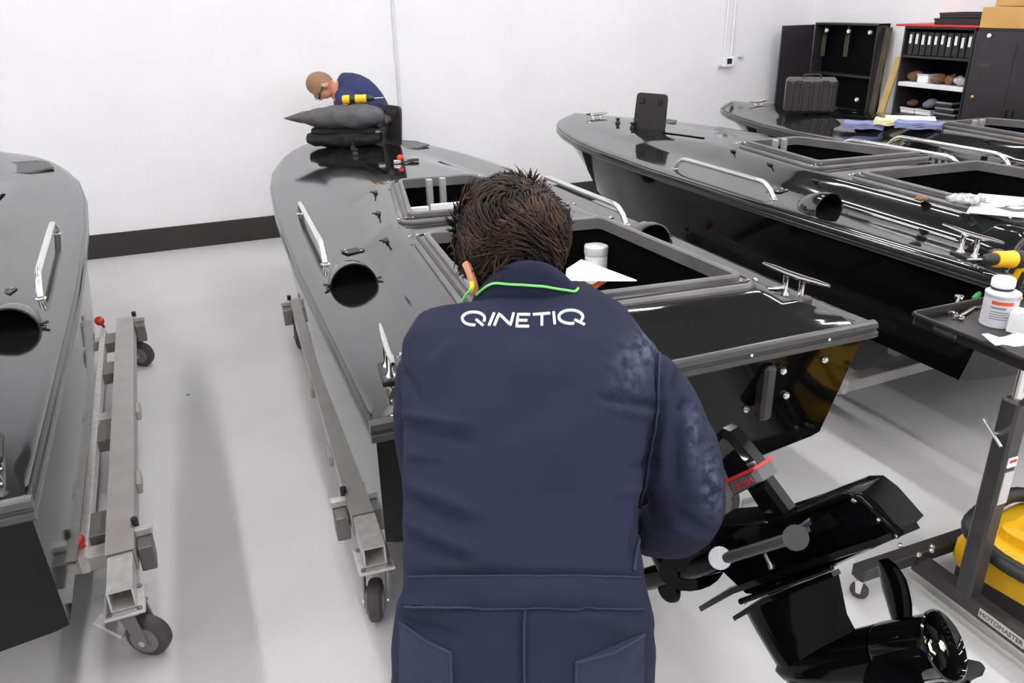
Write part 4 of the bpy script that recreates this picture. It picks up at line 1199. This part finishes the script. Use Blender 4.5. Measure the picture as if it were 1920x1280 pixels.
# trim cylinder on the near side
S_ = .12
ram = dbuild(MB().tube([dp(1362, 1046, S_), dp(1480, 1010, S_)], .0115, 14), 'trim_ram', 'rail_grey')
a, b = dp(1350, 1046, S_ - .03), dp(1350, 1046, S_ + .012)
dbuild(MB().cyl(a, b, .024, .022, 18), 'ram_eye', 'plastic_grey', ram)
a, b = dp(1492, 1008, S_ - .05), dp(1492, 1008, S_ + .022)
dbuild(MB().cyl(a, b, .025, .023, 18), 'ram_end_cap', 'tool_black', ram)
dbuild(MB().tube([dp(1500, 1000, S_ - .02), dp(1528, 982, S_ - .03)], .014, 10), 'ram_rod', 'chrome', ram)
dbuild(MB().prism([dp(1518, 985, .09), dp(1545, 965, .09), dp(1566, 985, .09), dp(1528, 998, .09)], DS * .03), 'ram_bracket', 'drive_black')
for px, py, r in ((1463, 1096, .0075), (1392, 1128, .0075), (1446, 1064, .006), (1376, 1106, .005), (1602, 936, .006), (1650, 972, .006), (1682, 1002, .006)):
    p = dp(px, py, .058)
    dbuild(MB().lathe(p, DS, [(r, -.004), (r, .003), (r * .5, .006)], 10), 'bolt', 'steel')
dbuild(MB().tube([dp(1434, 1038, .085), dp(1446, 1062, .09)], .004, 8), 'grease_fitting', 'steel')
# gimbal housing between drive and transom
g0 = V3((1.12, 1.84, .74)); g1 = dp(1290, 1050)
gm = MB(); ga, gb, gd = frame(g1 - g0)
gm.loft([[g0 + gd * (np.linalg.norm(g1 - g0) * q) + ga * r * math.cos(t_) * 1.0 + gb * r * .8 * math.sin(t_) for t_ in np.linspace(0, 2 * PI, 20, endpoint=False)] for q, r in ((-.04, .16), (.12, .16), (.2, .11), (.7, .085), (1.05, .075))])
dbuild(gm, 'gimbal_housing', 'drive_black', smooth=40)
dbuild(MB().tube([dp(1215, 1085, -.02), dp(1330, 1052, .04), dp(1400, 1030, .05)], .028, 12), 'swivel_arm', 'drive_black')
dbuild(MB().lathe(dp(1255, 1106, .0), DS, [(.028, -.008), (.032, 0), (.028, .008)], 20), 'trim_tab', 'drive_black')
# ------------------------------------------------------------------ people
def remesh(mb, voxel, smooth_iter=3):
    me = bpy.data.meshes.new('tmp'); me.from_pydata(mb.v, [], mb.f)
    bm = bmesh.new(); bm.from_mesh(me); bmesh.ops.recalc_face_normals(bm, faces=bm.faces); bm.to_mesh(me); bm.free()
    o = bpy.data.objects.new('tmp', me); COL.objects.link(o)
    r = o.modifiers.new('r', 'REMESH'); r.mode = 'VOXEL'; r.voxel_size = voxel
    if smooth_iter:
        s = o.modifiers.new('s', 'SMOOTH'); s.iterations = smooth_iter; s.factor = .5
    dg = bpy.context.evaluated_depsgraph_get()
    out = bpy.data.meshes.new_from_object(o.evaluated_get(dg))
    bpy.data.objects.remove(o); bpy.data.meshes.remove(me)
    return out
def finish(me, name, m, parent=None, loc=None, label=None):
    me.name = name; me.materials.clear(); me.materials.append(MATS[m])
    me.polygons.foreach_set('use_smooth', [True] * len(me.polygons))
    if loc is not None: me.transform(Matrix.Translation(-Vector([float(v) for v in loc])))
    return link(name, me, parent, label)
def mesh_np(me):
    a = np.empty(len(me.vertices) * 3); me.vertices.foreach_get('co', a); return a.reshape(-1, 3)
def mesh_set(me, a):
    me.vertices.foreach_set('co', np.ascontiguousarray(a, dtype=np.float64).ravel()); me.update()
def superring(c, ax, ay, rx, ry, n=28, e=2.4):
    out = []
    for t_ in np.linspace(0, 2 * PI, n, endpoint=False):
        x, y = math.cos(t_), math.sin(t_)
        out.append(V3(c) + V3(ax) * rx * math.copysign(abs(x) ** (2 / e), x) + V3(ay) * ry * math.copysign(abs(y) ** (2 / e), y))
    return out
def hand(mb, wrist, d, palm_n, L=.185, curl=.6, side=1):
    d = unit(d); n_ = unit(V3(palm_n) - d * (V3(palm_n) @ d)); s = np.cross(n_, d) * side
    W = L * .42
    mb.loft([superring(wrist + d * L * q, s, n_, W * w_ / 2, W * h / 2, 14) for q, w_, h in ((-.08, .62, .45), (.1, .8, .42), (.3, 1.0, .36), (.46, .98, .30))])
    for k in range(4):
        base = wrist + d * L * (.44 - .015 * abs(k - 1.2)) + s * W * (-.37 + .25 * k)
        fl = L * (.42, .46, .43, .34)[k]
        p = [base - d * .012, base]; dd = d.copy()
        for seg in (.45, .32, .23):
            dd = unit(dd + n_ * curl * (.55 + .15 * k * .3)); p.append(p[-1] + dd * fl * seg)
        mb.tube(p, [.0095, .0093, .0088, .008, .0062], 8)
    base = wrist + d * L * .16 - s * W * .4; dd = unit(d * .7 - s * .7 + n_ * .2)
    p = [base]
    for seg in (.18, .16, .13):
        p.append(p[-1] + dd * L * seg); dd = unit(dd + n_ * .3 + s * .25)
    mb.tube(p, [.0135, .0115, .010, .007], 8)

# ---- the man in the navy coverall, seen from behind
rows = [  # picture row, left, right, depth, thickness
    (1440, 850, 1110, 1.43, .17), (1400, 790, 1170, 1.425, .23), (1340, 742, 1218, 1.415, .265), (1270, 737, 1224, 1.405, .275), (1200, 735, 1228, 1.39, .275), (1140, 742, 1224, 1.38, .26),
    (1092, 757, 1208, 1.375, .245), (1040, 757, 1203, 1.385, .245), (960, 756, 1204, 1.405, .25), (880, 756, 1208, 1.425, .255),
    (800, 756, 1218, 1.45, .26), (730, 751, 1232, 1.475, .255), (670, 752, 1236, 1.50, .235), (632, 778, 1222, 1.52, .205), (600, 832, 1178, 1.54, .175), (575, 880, 1112, 1.555, .15)]
def man_rings(k=1.0, kt=1.0, sub=None):
    out = []
    cs = [at((l + r) / 2, y, z) for y, l, r, z, th in rows]
    for i, (y, l, r, z, th) in enumerate(rows):
        sp = unit(cs[min(i + 1, len(cs) - 1)] - cs[max(i - 1, 0)])
        ay = unit(np.cross(sp, RT)); ax = unit(np.cross(ay, sp))
        out.append(superring(cs[i], ax, ay, k * (r - l) / 2 * z / FOC, kt * th / 2, 36, 2.5))
    return out
HIP = at(980, 1270, 1.405)
FEET = V3((HIP[0] + .02, HIP[1] + .06, 0))
right_dir = V3((RT[0], RT[1], 0)); right_dir = unit(right_dir)
fwd_dir = unit(V3((FW[0], FW[1], 0)))
def legs(mb, k=1.0, to=.06):
    for s in (-1, 1):
        h = HIP + right_dir * s * .105 + V3((0, 0, .0)); kn = V3((FEET[0], FEET[1], .48)) + right_dir * s * .13 + fwd_dir * .05; an = V3((FEET[0], FEET[1], to)) + right_dir * s * .15
        P = [h, h * .66 + kn * .34 + fwd_dir * -.01, h * .3 + kn * .7, kn, kn * .6 + an * .4 - fwd_dir * .02, an]
        mb.tube(P, [r * k for r in (.128, .122, .102, .09, .085, .078)], 20)
SR = at(1190, 690, 1.50); ER = at(1290, 925, 1.47); WR = at(1195, 1000, 1.70); HR = at(1130, 1000, 1.82)
SL = at(800, 690, 1.52); EL = at(815, 900, 1.62); WL = at(960, 985, 1.74)
def sleeve(mb, P, R, n=20): mb.tube(spline(P, 5), np.interp(np.linspace(0, 1, 5 * (len(P) - 1) + 1), np.linspace(0, 1, len(R)), R), n)
# skin body
body = MB()
body.loft(man_rings(.75, .75)[:-3])
legs(body, .78)
sleeve(body, [SR, (SR + ER) / 2, ER], [.04, .040, .037]); sleeve(body, [at(1282, 925, 1.48), at(1286, 955, 1.51), at(1262, 987, 1.59), WR], [.036, .036, .032, .026])
sleeve(body, [SL, (SL + EL) / 2, EL], [.04, .040, .037]); sleeve(body, [EL, (EL + WL) / 2, WL], [.038, .032, .026])
hand(body, WR, unit(HR - WR), CU * -1, side=1); hand(body, WL, unit(at(1060, 985, 1.84) - WL), CU * -1, side=-1)
HC = at(962, 455, 1.575)
NB = at(985, 575, 1.555)
body.tube([NB - UP * .05, NB + UP * .02, (NB + HC) / 2 + UP * .02, HC], [.075, .066, .062, .06], 20)
hu = unit(UP * .86 + FW * .5); hf = unit(np.cross(RT, hu) * -1)       # head leans forward
if hf @ FW < 0: hf = -hf
HR_ = np.array([RT, hf, hu]).T
body.ell(HC, (.078, .098, .112), HR_, 22, 16)
body.ell(HC + hf * .075 - hu * .045, (.055, .045, .062), HR_, 16, 12)   # jaw
body.ell(HC + hf * .105 - hu * .02, (.013, .022, .026), HR_, 10, 8)     # nose
for s in (-1, 1):
    body.ell(HC + RT * s * .082 - hu * .028 + hf * .004, (.009, .024, .036), HR_, 12, 10)   # ears
    body.ell(HC + RT * s * .03 + hf * .095 + hu * .004, (.014, .008, .008), HR_, 8, 6)
man_loc = V3((FEET[0], FEET[1], 0))
pm = remesh(body, .0065, 2)
man = finish(pm, 'person', 'skin', None, man_loc)
man.location = tuple(float(v) for v in man_loc)
tag(man, 'person in a navy coverall seen from behind, bent over the stern of the middle boat', 'person')
# coverall
cov = MB()
cov.loft(man_rings(1.0, 1.0))
legs(cov, 1.0, .07)
sleeve(cov, [SR + UP * .0 - RT * .03, at(1225, 760, 1.50), at(1268, 860, 1.475), ER], [.080, .082, .080, .072])
sleeve(cov, [at(1282, 905, 1.47), at(1286, 950, 1.50), at(1262, 985, 1.58), WR], [.072, .072, .066, .046])
sleeve(cov, [SL + RT * .02, (SL + EL) / 2, EL], [.078, .074, .066]); sleeve(cov, [EL, (EL + WL) / 2, WL], [.066, .06, .045])
cm = remesh(cov, .0075, 6)
# folds: creases given as picture lines (x0,y0,x1,y1,width px,height mm), raised or sunk along the normal
def proj(P):
    D = P - CAM; z = D @ FW
    return np.stack([960 + FOC * (D @ RT) / z, 640 - FOC * (D @ UP) / z], 1), z
def crease(me, lines):
    P = mesh_np(me); n_ = np.empty(len(P) * 3); me.vertices.foreach_get('normal', n_); n_ = n_.reshape(-1, 3)
    q, z = proj(P); facing = np.clip(-(n_ @ FW) * 1.5 + .35, 0, 1)
    off = np.zeros(len(P))
    for x0, y0, x1, y1, w_, h in lines:
        a = np.array([x0, y0], float); d = np.array([x1 - x0, y1 - y0], float); L = np.linalg.norm(d); d /= L
        t_ = (q - a) @ d; u = np.abs((q - a) @ np.array([-d[1], d[0]]))
        end = np.clip(np.minimum(t_ / (L * .25) + .3, (L - t_) / (L * .3) + .2), 0, 1)
        off += 1.5 * h / 1000 * np.exp(-(u / w_) ** 2) * end
    mesh_set(me, P + n_ * (off * facing)[:, None])
FOLDS = [(745, 775, 900, 800, 9, 7), (760, 800, 900, 835, 10, -6), (752, 690, 790, 760, 9, -5), (760, 905, 905, 965, 12, 8), (760, 935, 880, 985, 10, -6), (762, 980, 905, 1040, 13, 8), (765, 1010, 900, 1060, 10, -6), (765, 850, 840, 860, 8, 4),
         (1120, 742, 1250, 762, 8, -9), (1130, 762, 1240, 785, 9, 6), (1150, 925, 1240, 915, 9, 5), (1180, 880, 1245, 865, 8, -4), (1150, 700, 1180, 660, 14, 4),
         (1240, 625, 1238, 760, 7, -12), (1238, 760, 1215, 900, 9, -14), (1215, 900, 1190, 1060, 10, -14), (1262, 740, 1275, 690, 7, -8), (1285, 745, 1272, 770, 5, -9), (1270, 800, 1262, 920, 11, -8), (1290, 780, 1300, 960, 14, 7), (1262, 960, 1330, 1000, 10, -7), (1250, 985, 1330, 1015, 8, 5),
         (1330, 800, 1345, 930, 14, 5), (740, 1130, 900, 1150, 12, 6), (745, 1160, 870, 1200, 10, -5), (760, 1075, 1205, 1080, 6, -5), (755, 1142, 1215, 1142, 7, -5), (980, 1150, 980, 1290, 6, -4), (1090, 1150, 1200, 1190, 16, 5), (830, 1060, 960, 1050, 14, 4), (1000, 640, 1000, 760, 60, 4),
         (900, 720, 1090, 735, 26, -3), (930, 850, 1100, 820, 34, 4), (950, 950, 1120, 930, 30, -4), (860, 640, 800, 700, 16, 5), (1225, 1180, 1180, 1280, 12, -6)]
crease(cm, FOLDS)
qd, zd_ = proj(mesh_np(cm)); dm = np.zeros(len(qd))
for cx_, cy_, rx_, ry_, k_ in ((1218, 640, 20, 26, .8), (1195, 668, 34, 34, .4), (1300, 800, 12, 60, .45), (1330, 890, 16, 60, .55), (1345, 930, 10, 40, .5), (1180, 720, 40, 40, .2)):
    dm += k_ * np.exp(-((qd[:, 0] - cx_) / rx_) ** 2 - ((qd[:, 1] - cy_) / ry_) ** 2)
da = cm.attributes.new('dust', 'FLOAT', 'POINT'); da.data.foreach_set('value', np.clip(dm, 0, 1))
coverall = finish(cm, 'coverall', 'navy_worn', man, man_loc)
# surface of the coverall for sewing things on
CV = mesh_np(cm) + man_loc
BV = BVHTree.FromPolygons([Vector(v) for v in CV], [tuple(p.vertices) for p in cm.polygons])
def hit(px, py):
    d = unit(ray(px, py)); h = BV.ray_cast(Vector(CAM), Vector(d), 4.0)
    return (V3(h[0]), V3(h[1])) if h[0] is not None else (None, None)
def ribbon(poly, wpx, lift, name, m, parent=man, step=7.0, round_=False, thick=.002):
    P = [np.array(p, float) for p in poly]; pts = []
    for a, b in zip(P[:-1], P[1:]):
        k = max(1, int(np.linalg.norm(b - a) / step))
        pts += [a + (b - a) * i / k for i in range(k)]
    pts.append(P[-1])
    H = [(q, *hit(*q)) for q in pts]; H = [(q, p, n_) for q, p, n_ in H if p is not None]
    if len(H) < 2: return None
    rings = []
    for i, (q, p, n_) in enumerate(H):
        t_ = unit(H[min(i + 1, len(H) - 1)][1] - H[max(i - 1, 0)][1])
        # average the normals so that the ribbon lies quietly
        nn = unit(sum(H[j][2] for j in range(max(0, i - 1), min(len(H), i + 2))))
        s = unit(np.cross(t_, nn)); w_ = wpx / 2 * (np.linalg.norm(p - CAM)) / FOC
        rings.append([p + s * w_ + nn * (lift - .003), p + s * w_ + nn * lift, p + s * w_ * .4 + nn * (lift + thick), p - s * w_ * .4 + nn * (lift + thick), p - s * w_ + nn * lift, p - s * w_ + nn * (lift - .003)])
    mb = MB().loft(rings); mb.xf(np.eye(3), -man_loc)
    return mb.build(name, m, parent, 60)
def patch(outline, lift, name, m, nx=14, ny=10):   # quad patch on the coverall, outline: 4 picture corners
    (a, b, c, d) = [np.array(q, float) for q in outline]
    G = []
    for j in range(ny + 1):
        for i in range(nx + 1):
            u, v = i / nx, j / ny
            q = (a * (1 - u) + b * u) * (1 - v) + (d * (1 - u) + c * u) * v
            p, n_ = hit(*q); G.append((q, p, n_))
    if any(g[1] is None for g in G): return None
    vs = [g[1] + g[2] * lift - man_loc for g in G]; N = nx + 1
    fs = [(j * N + i, j * N + i + 1, (j + 1) * N + i + 1, (j + 1) * N + i) for j in range(ny) for i in range(nx)]
    mb = MB().add(vs, fs)
    k = len(vs); vs2 = [g[1] - g[2] * .004 - man_loc for g in G]
    mb.add(vs2, fs)
    rim = [i for i in range(N)] + [j * N + nx for j in range(1, ny + 1)] + [ny * N + i for i in range(nx - 1, -1, -1)] + [j * N for j in range(ny - 1, 0, -1)]
    mb.f += [(rim[i], rim[(i + 1) % len(rim)], rim[(i + 1) % len(rim)] + k, rim[i] + k) for i in range(len(rim))]
    return mb.build(name, m, man, 60)
# waistband, pockets, seams
patch([(768, 1082), (1198, 1082), (1206, 1138), (762, 1134)], .004, 'waistband', 'navy', 30, 5)
patch([(752, 1168), (846, 1222), (846, 1290), (752, 1290)], .004, 'pocket', 'navy_dark')
patch([(1080, 1240), (1205, 1186), (1205, 1290), (1080, 1290)], .004, 'pocket', 'navy_dark')
for pl, w_ in (([(1236, 622), (1237, 700), (1232, 780), (1215, 880), (1200, 980), (1186, 1070)], 5), ([(768, 1082), (1198, 1082)], 4), ([(762, 1136), (1206, 1140)], 4), ([(985, 1145), (985, 1285)], 4), ([(752, 1168), (800, 1200), (846, 1222), (848, 1288)], 5), ([(1080, 1288), (1080, 1240), (1150, 1222), (1205, 1188)], 5)):
    ribbon(pl, w_, .0045, 'seam', 'navy_seam')
# lettering on the back
def arc(cx, cy, rx, ry, a0, a1, n=16): return [(cx + rx * math.cos(math.radians(a)), cy + ry * math.sin(math.radians(a))) for a in np.linspace(a0, a1, n)]
LET = [arc(888, 598, 21, 12.2, 80, 385, 22), [(893, 600), (906, 611)], [(926.5, 588), (917, 611)],
    [(927, 611), (936, 589), (957, 610), (963, 588)],
    [(994, 590.5), (971.5, 590), (968.5, 612.5), (992, 612.5)], [(970.5, 601.5), (989, 601.5)],
    [(999, 590.5), (1031, 588)], [(1015.8, 590), (1015.8, 611)], [(1037.8, 586), (1040, 608.5)],
    arc(1070, 595, 22.5, 12.6, 75, 392, 24), [(1077, 600), (1096, 609.5)]]
for pl in LET: ribbon(pl, 4.8, .003, 'letter', 'print_white', step=4, thick=.001)
# collar: standing band round the neck
col_ = MB()
rings = []
for k_, (y, xl, xr, z, rr_) in enumerate(((596, 862, 1120, 1.555, .10), (574, 882, 1102, 1.555, .106), (556, 890, 1090, 1.55, .116), (536, 910, 1068, 1.545, .122), (528, 926, 1054, 1.545, .118))):
    c = at((xl + xr) / 2, y, z)
    rings.append([c + RT * (xr - xl) / 2 * z / FOC * math.cos(a) + unit(FW * .95 - UP * .25) * -rr_ * math.sin(a) for a in np.linspace(-.5, PI + .5, 26)])
col_.loft(rings, closed=False, cap0=False, cap1=False); col_.xf(np.eye(3), -man_loc)
co = col_.build('collar', 'navy', man, 60)
sm = co.modifiers.new('t', 'SOLIDIFY'); sm.thickness = .004
# green earplug cord round the collar
def cpos(px, py, z): return at(px, py, z) - man_loc
CB_ = BVHTree.FromPolygons([Vector(V3(v) + man_loc) for v in col_.v], col_.f)
def ccord(px, py, z):
    d = unit(ray(px, py)); best = z * np.linalg.norm(ray(px, py))
    for bv in (CB_, BV):
        h = bv.ray_cast(Vector(CAM), Vector(d), 4.0)
        if h[0] is not None: best = min(best, h[3])
    return CAM + d * (best - .004) - man_loc
MB().tube(spline([ccord(866, 566, 1.50), ccord(874, 552, 1.49), ccord(885, 541, 1.48)], 5) , .0022, 8).build('earplug_cord', 'cord_green', man)
MB().tube(spline([ccord(*q, 1.5) for q in ((893, 553), (903, 544), (914, 536), (928, 531), (955, 533), (980, 534), (1000, 535.5), (1020, 537), (1042, 541), (1062, 544), (1078, 546), (1084, 540))], 4), .0026, 8).build('earplug_cord', 'cord_green', man)
ec = HC - RT * .088 - hu * .05 - hf * .01
MB().tube([cpos(884, 527, 1.50), cpos(886, 538, 1.49), cpos(882, 548, 1.492)], [.004, .005, .003], 8).build('earplug', 'plug_yellow', man)
# ear that shows under the hair
MB().tube(spline([cpos(873, 492, 1.515), cpos(878, 503, 1.508), cpos(884, 520, 1.503), cpos(889, 540, 1.503), cpos(890, 552, 1.507)], 4), [.004] + [.0085] * 8 + [.009] * 7 + [.005], 8).build('ear', 'skin', man)
# hair: thick curly clumps
def hair_mesh():
    mb = MB(); cols = []
    def R_(a, b): return a + (b - a) * rng.random()
    def surf(th, ph, k=1.0):
        # th around, ph elevation; wider at the sides, longer at the nape
        d = RT * math.cos(ph) * math.cos(th) + hf * math.cos(ph) * math.sin(th) + hu * math.sin(ph)
        r = V3((.114, .118, .122)) * k
        nape = max(0.0, -math.sin(ph)) * max(0.0, -math.sin(th))
        return HC + hu * .012 + RT * r[0] * math.cos(ph) * math.cos(th) * (1 - .18 * nape) + hf * r[1] * math.cos(ph) * math.sin(th) + hu * r[2] * math.sin(ph) * (1 + .30 * nape), unit(d)
    # underlying mass
    rings = []
    for i in range(15):
        ph = math.radians(-62 + 150 * i / 14)
        rings.append([surf(t_, ph, .90)[0] for t_ in np.linspace(0, 2 * PI, 28, endpoint=False)])
    mb.loft(rings); cols += [0.25] * len(mb.f)
    F1 = rng.normal(size=(7, 3)) * 26; P1 = rng.random((7, 3)) * 6.3
    F2 = rng.normal(size=(6, 3)) * 45; P2 = rng.random(6) * 6.3
    def field(p):
        q = F1 @ (p - HC); return np.array([np.sin(q + P1[:, k_]).sum() for k_ in range(3)]) / 3.2
    def lump_(p): return np.sin(F2 @ (p - HC) + P2).sum() / 3.5
    for k in range(5200):
        th = R_(0, 2 * PI); ph = math.asin(R_(-.86, 1))
        if ph < -.1 and math.sin(th) > .35: continue
        p0, n_ = surf(th, ph, 1.0)
        lm = lump_(p0)
        p = HC + (p0 - HC) * (R_(.90, .975) + .035 * lm)
        swirl = unit(-hf * .35 - hu * .6 + RT * math.cos(th) * .2 + field(p0) * .75 + rng.normal(size=3) * .14)
        tdir = unit(swirl - n_ * (swirl @ n_)); L = R_(.04, .085)
        pts = [p - n_ * .01]; q = p.copy(); dd = tdir.copy(); ns = 6
        for s in range(ns):
            u = s / (ns - 1)
            pts.append(q + n_ * (.006 * math.sin(PI * u)))
            dd = unit(dd + field(q) * .22 - n_ * (.15 if u < .8 else .0))
            q = q + dd * L / ns
        r = R_(.0012, .0026); m0 = len(mb.f)
        mb.tube(pts, [r * .8] + [r * w_ for w_ in (1, 1.1, 1, .85, .6, .2)], 4, caps=False)
        v = min(1, max(0, .28 + .30 * math.sin(lm * 2.6 + 3 * field(p0)[0]) + .16 * rng.normal()))
        cols += [v] * (len(mb.f) - m0)
    mb.xf(np.eye(3), -man_loc)
    me = bpy.data.meshes.new('hair'); me.from_pydata(mb.v, [], mb.f)
    at_ = me.attributes.new('tone', 'FLOAT', 'FACE'); at_.data.foreach_set('value', cols)
    me.polygons.foreach_set('use_smooth', [True] * len(me.polygons))
    return me
def hair_mat():
    m = mat('hair', rgb(34, 24, 21), .55, ior=1.35)
    nt = m.node_tree; b = nt.nodes['Principled BSDF']
    a = nt.nodes.new('ShaderNodeAttribute'); a.attribute_name = 'tone'
    r = nt.nodes.new('ShaderNodeValToRGB')
    r.color_ramp.elements[0].color = rgb(22, 14, 12); r.color_ramp.elements[1].color = rgb(116, 78, 48)
    e = r.color_ramp.elements.new(.55); e.color = rgb(50, 33, 26)
    nt.links.new(a.outputs['Fac'], r.inputs['Fac']); nt.links.new(r.outputs['Color'], b.inputs['Base Color'])
hair_mat()
hm = hair_mesh(); hm.materials.append(MATS['hair']); link('hair', hm, man)
# boots
for s in (-1, 1):
    an = V3((FEET[0], FEET[1], 0)) + right_dir * s * .15
    mb = MB(); rr = []
    for q, w_, h in ((-.09, .03, .05), (-.07, .045, .09), (0, .048, .12), (.06, .048, .085), (.14, .05, .06), (.19, .04, .045), (.205, .02, .03)):
        c = an + fwd_dir * q
        rr.append([c + right_dir * w_ * math.cos(a) + V3((0, 0, max(0, h / 2 + h / 2 * math.sin(a) * 1.0))) for a in np.linspace(0, 2 * PI, 14, endpoint=False)])
    mb.loft(rr); mb.xf(np.eye(3), -man_loc); mb.build('boot', 'boot', man, 60)

# ---- the man in the blue T-shirt bending behind the bow
WYD = 6.98
def uy(px, py, Y):
    d = ray(px, py); return CAM + d * (Y - CAM[1]) / d[1]
K = uy(600, 158, WYD); SH = uy(641, 172, WYD); BK = uy(676, 180, WYD); HP = uy(700, 235, WYD); HP[2] = 1.0
wl = V3((HP[0] + .02, WYD + .03, 0))
wr = unit(V3((.2, 1, 0)))                      # his left-right axis runs away from the camera
hd = unit(V3((-.55, -.1, -.62)))               # from crown side: direction the face looks
nk = unit(V3((-.86, -.05, .12)))               # neck direction
bd = MB()
sp = [HP, (HP + BK) / 2 + V3((.06, 0, .0)), BK, SH, SH + V3((-.06, 0, .02))]
bd.tube(spline(sp, 4), np.interp(np.linspace(0, 1, 17), [0, .3, .6, .85, 1], [.12, .115, .13, .115, .065]), 20)
bd.tube([SH + V3((-.04, 0, -.01)), (SH + K) / 2, K], [.06, .055, .055], 16)
HH = K + V3((0, 0, -.0))
wr0 = wr; wr = unit(wr - nk * (wr @ nk)); hx = unit(np.cross(wr, nk)); RHD = np.array([wr, np.cross(nk, wr), nk]).T
bd.ell(HH, (.078, .098, .115), np.array([wr, unit(np.cross(nk, wr)), nk]).T, 22, 16)
fdir = unit(V3((-.35, -.25, -.9))); fdir = unit(fdir - nk * (fdir @ nk))
bd.ell(HH + fdir * .06 - nk * .03, (.055, .055, .07), np.array([wr, unit(np.cross(nk, wr)), nk]).T, 16, 12)
bd.ell(HH + fdir * .112 + nk * .0, (.013, .02, .026), np.array([wr, fdir, nk]).T, 10, 8)
bd.ell(HH - wr * .08 - fdir * .0 - nk * .02, (.01, .022, .034), np.array([wr, fdir, nk]).T, 10, 8)
bd.ell(HH + wr * .08 - nk * .02, (.01, .022, .034), np.array([wr, fdir, nk]).T, 10, 8)
wrh = wr; wr = wr0
arms = []
for s in (-1, 1):
    sh = SH + wr * s * .17 + V3((.03, 0, -.04)); el = sh + V3((.0, -.03 * s, -.28)); wri = el + V3((-.2, -.08, -.12))
    arms.append((sh, el, wri))
    bd.tube([sh, (sh + el) / 2, el], [.058, .05, .043], 14); bd.tube([el, (el + wri) / 2, wri], [.043, .04, .028], 14)
    hand(bd, wri, unit(V3((-.9, -.2, -.3))), V3((0, 0, -1)), side=s)
for s in (-1, 1):
    h = HP + wr * s * .09; kn = V3((HP[0], HP[1], .5)) + wr * s * .11 + V3((-.05, 0, 0)); an = V3((HP[0] + .02, HP[1], .06)) + wr * s * .12
    bd.tube([h, (h + kn) / 2, kn, (kn + an) / 2, an], [.095, .085, .065, .06, .045], 16)
wm = remesh(bd, .008, 3)
wk = finish(wm, 'person', 'skin', None, wl); wk.location = tuple(float(v) for v in wl)
tag(wk, 'person with shaved head and blue T-shirt bending behind the bow of the middle boat', 'person')
ts = MB()
ts.tube(spline(sp[:4] + [SH + V3((-.05, 0, .015))], 4), np.interp(np.linspace(0, 1, 17), [0, .3, .6, .85, 1], [.145, .14, .165, .15, .085]), 24)
for sh, el, wri in arms: ts.tube([sh + (SH - sh) * .35, sh, sh * .35 + el * .65], [.085, .082, .072], 16)
finish(remesh(ts, .01, 5), 't_shirt', 'tee', wk, wl)
tr = MB()
for s in (-1, 1):
    h = HP + wr * s * .085; kn = V3((HP[0], HP[1], .5)) + wr * s * .11 + V3((-.05, 0, 0)); an = V3((HP[0] + .02, HP[1], .07)) + wr * s * .12
    tr.tube([h + V3((0, 0, .05)), (h + kn) / 2, kn, (kn + an) / 2, an], [.12, .108, .085, .082, .075], 18)
tr.ell(HP, (.15, .17, .13))
finish(remesh(tr, .01, 4), 'trousers', 'trousers', wk, wl)
for s in (-1, 1):
    an = V3((HP[0] + .02, HP[1], 0)) + wr * s * .12
    mb = MB(); rr = []
    for q, w_, h in ((-.09, .03, .05), (0, .048, .11), (.08, .048, .075), (.17, .042, .05), (.2, .02, .03)):
        c = an + V3((-q, 0, 0))
        rr.append([c + V3((0, 1, 0)) * w_ * math.cos(a) + V3((0, 0, h / 2 + h / 2 * math.sin(a))) for a in np.linspace(0, 2 * PI, 14, endpoint=False)])
    mb.loft(rr); mb.xf(np.eye(3), -wl); mb.build('boot', 'boot', wk, 60)
# cropped hair cap, glasses, green earplug
wr = wrh
hb = unit(-fdir)
cap = MB()
for_axis = unit(nk * .55 + hb * .8)
a_, b_2, d_ = frame(for_axis)
cap.loft([[HH + (a_ * math.cos(t_) * math.cos(ph) + b_2 * math.sin(t_) * math.cos(ph)) * .1 + d_ * math.sin(ph) * .12 for t_ in np.linspace(0, 2 * PI, 24, endpoint=False)] for ph in np.radians([-8, 10, 28, 45, 62, 78, 88])], cap0=False)
cv = []
for p in cap.v:
    q = V3(p) - HH; l = V3((q @ wr / .081, q @ unit(np.cross(nk, wr)) / .101, q @ nk / .118)); cv.append(tuple(HH + q / np.linalg.norm(l)))
cap.v = cv; cap.xf(np.eye(3), -wl); cap.build('cropped_hair', 'stubble', wk, 60)
g = MB().tube([HH - wr * .082 - nk * .015 - hb * .0, HH - wr * .086 + nk * .02 + fdir * .05, HH - wr * .07 + nk * .03 + fdir * .1, HH + nk * .03 + fdir * .118, HH + wr * .07 + nk * .03 + fdir * .1], [.006, .007, .016, .012, .012], 8); g.xf(np.eye(3), -wl); g.build('safety_glasses', 'glass_dark', wk)
g = MB().lathe(HH - wr * .088 - nk * .012, -wr, [(.012, -.004), (.012, .012), (.006, .018)], 10); g.xf(np.eye(3), -wl); g.build('earplug', 'cord_green', wk)
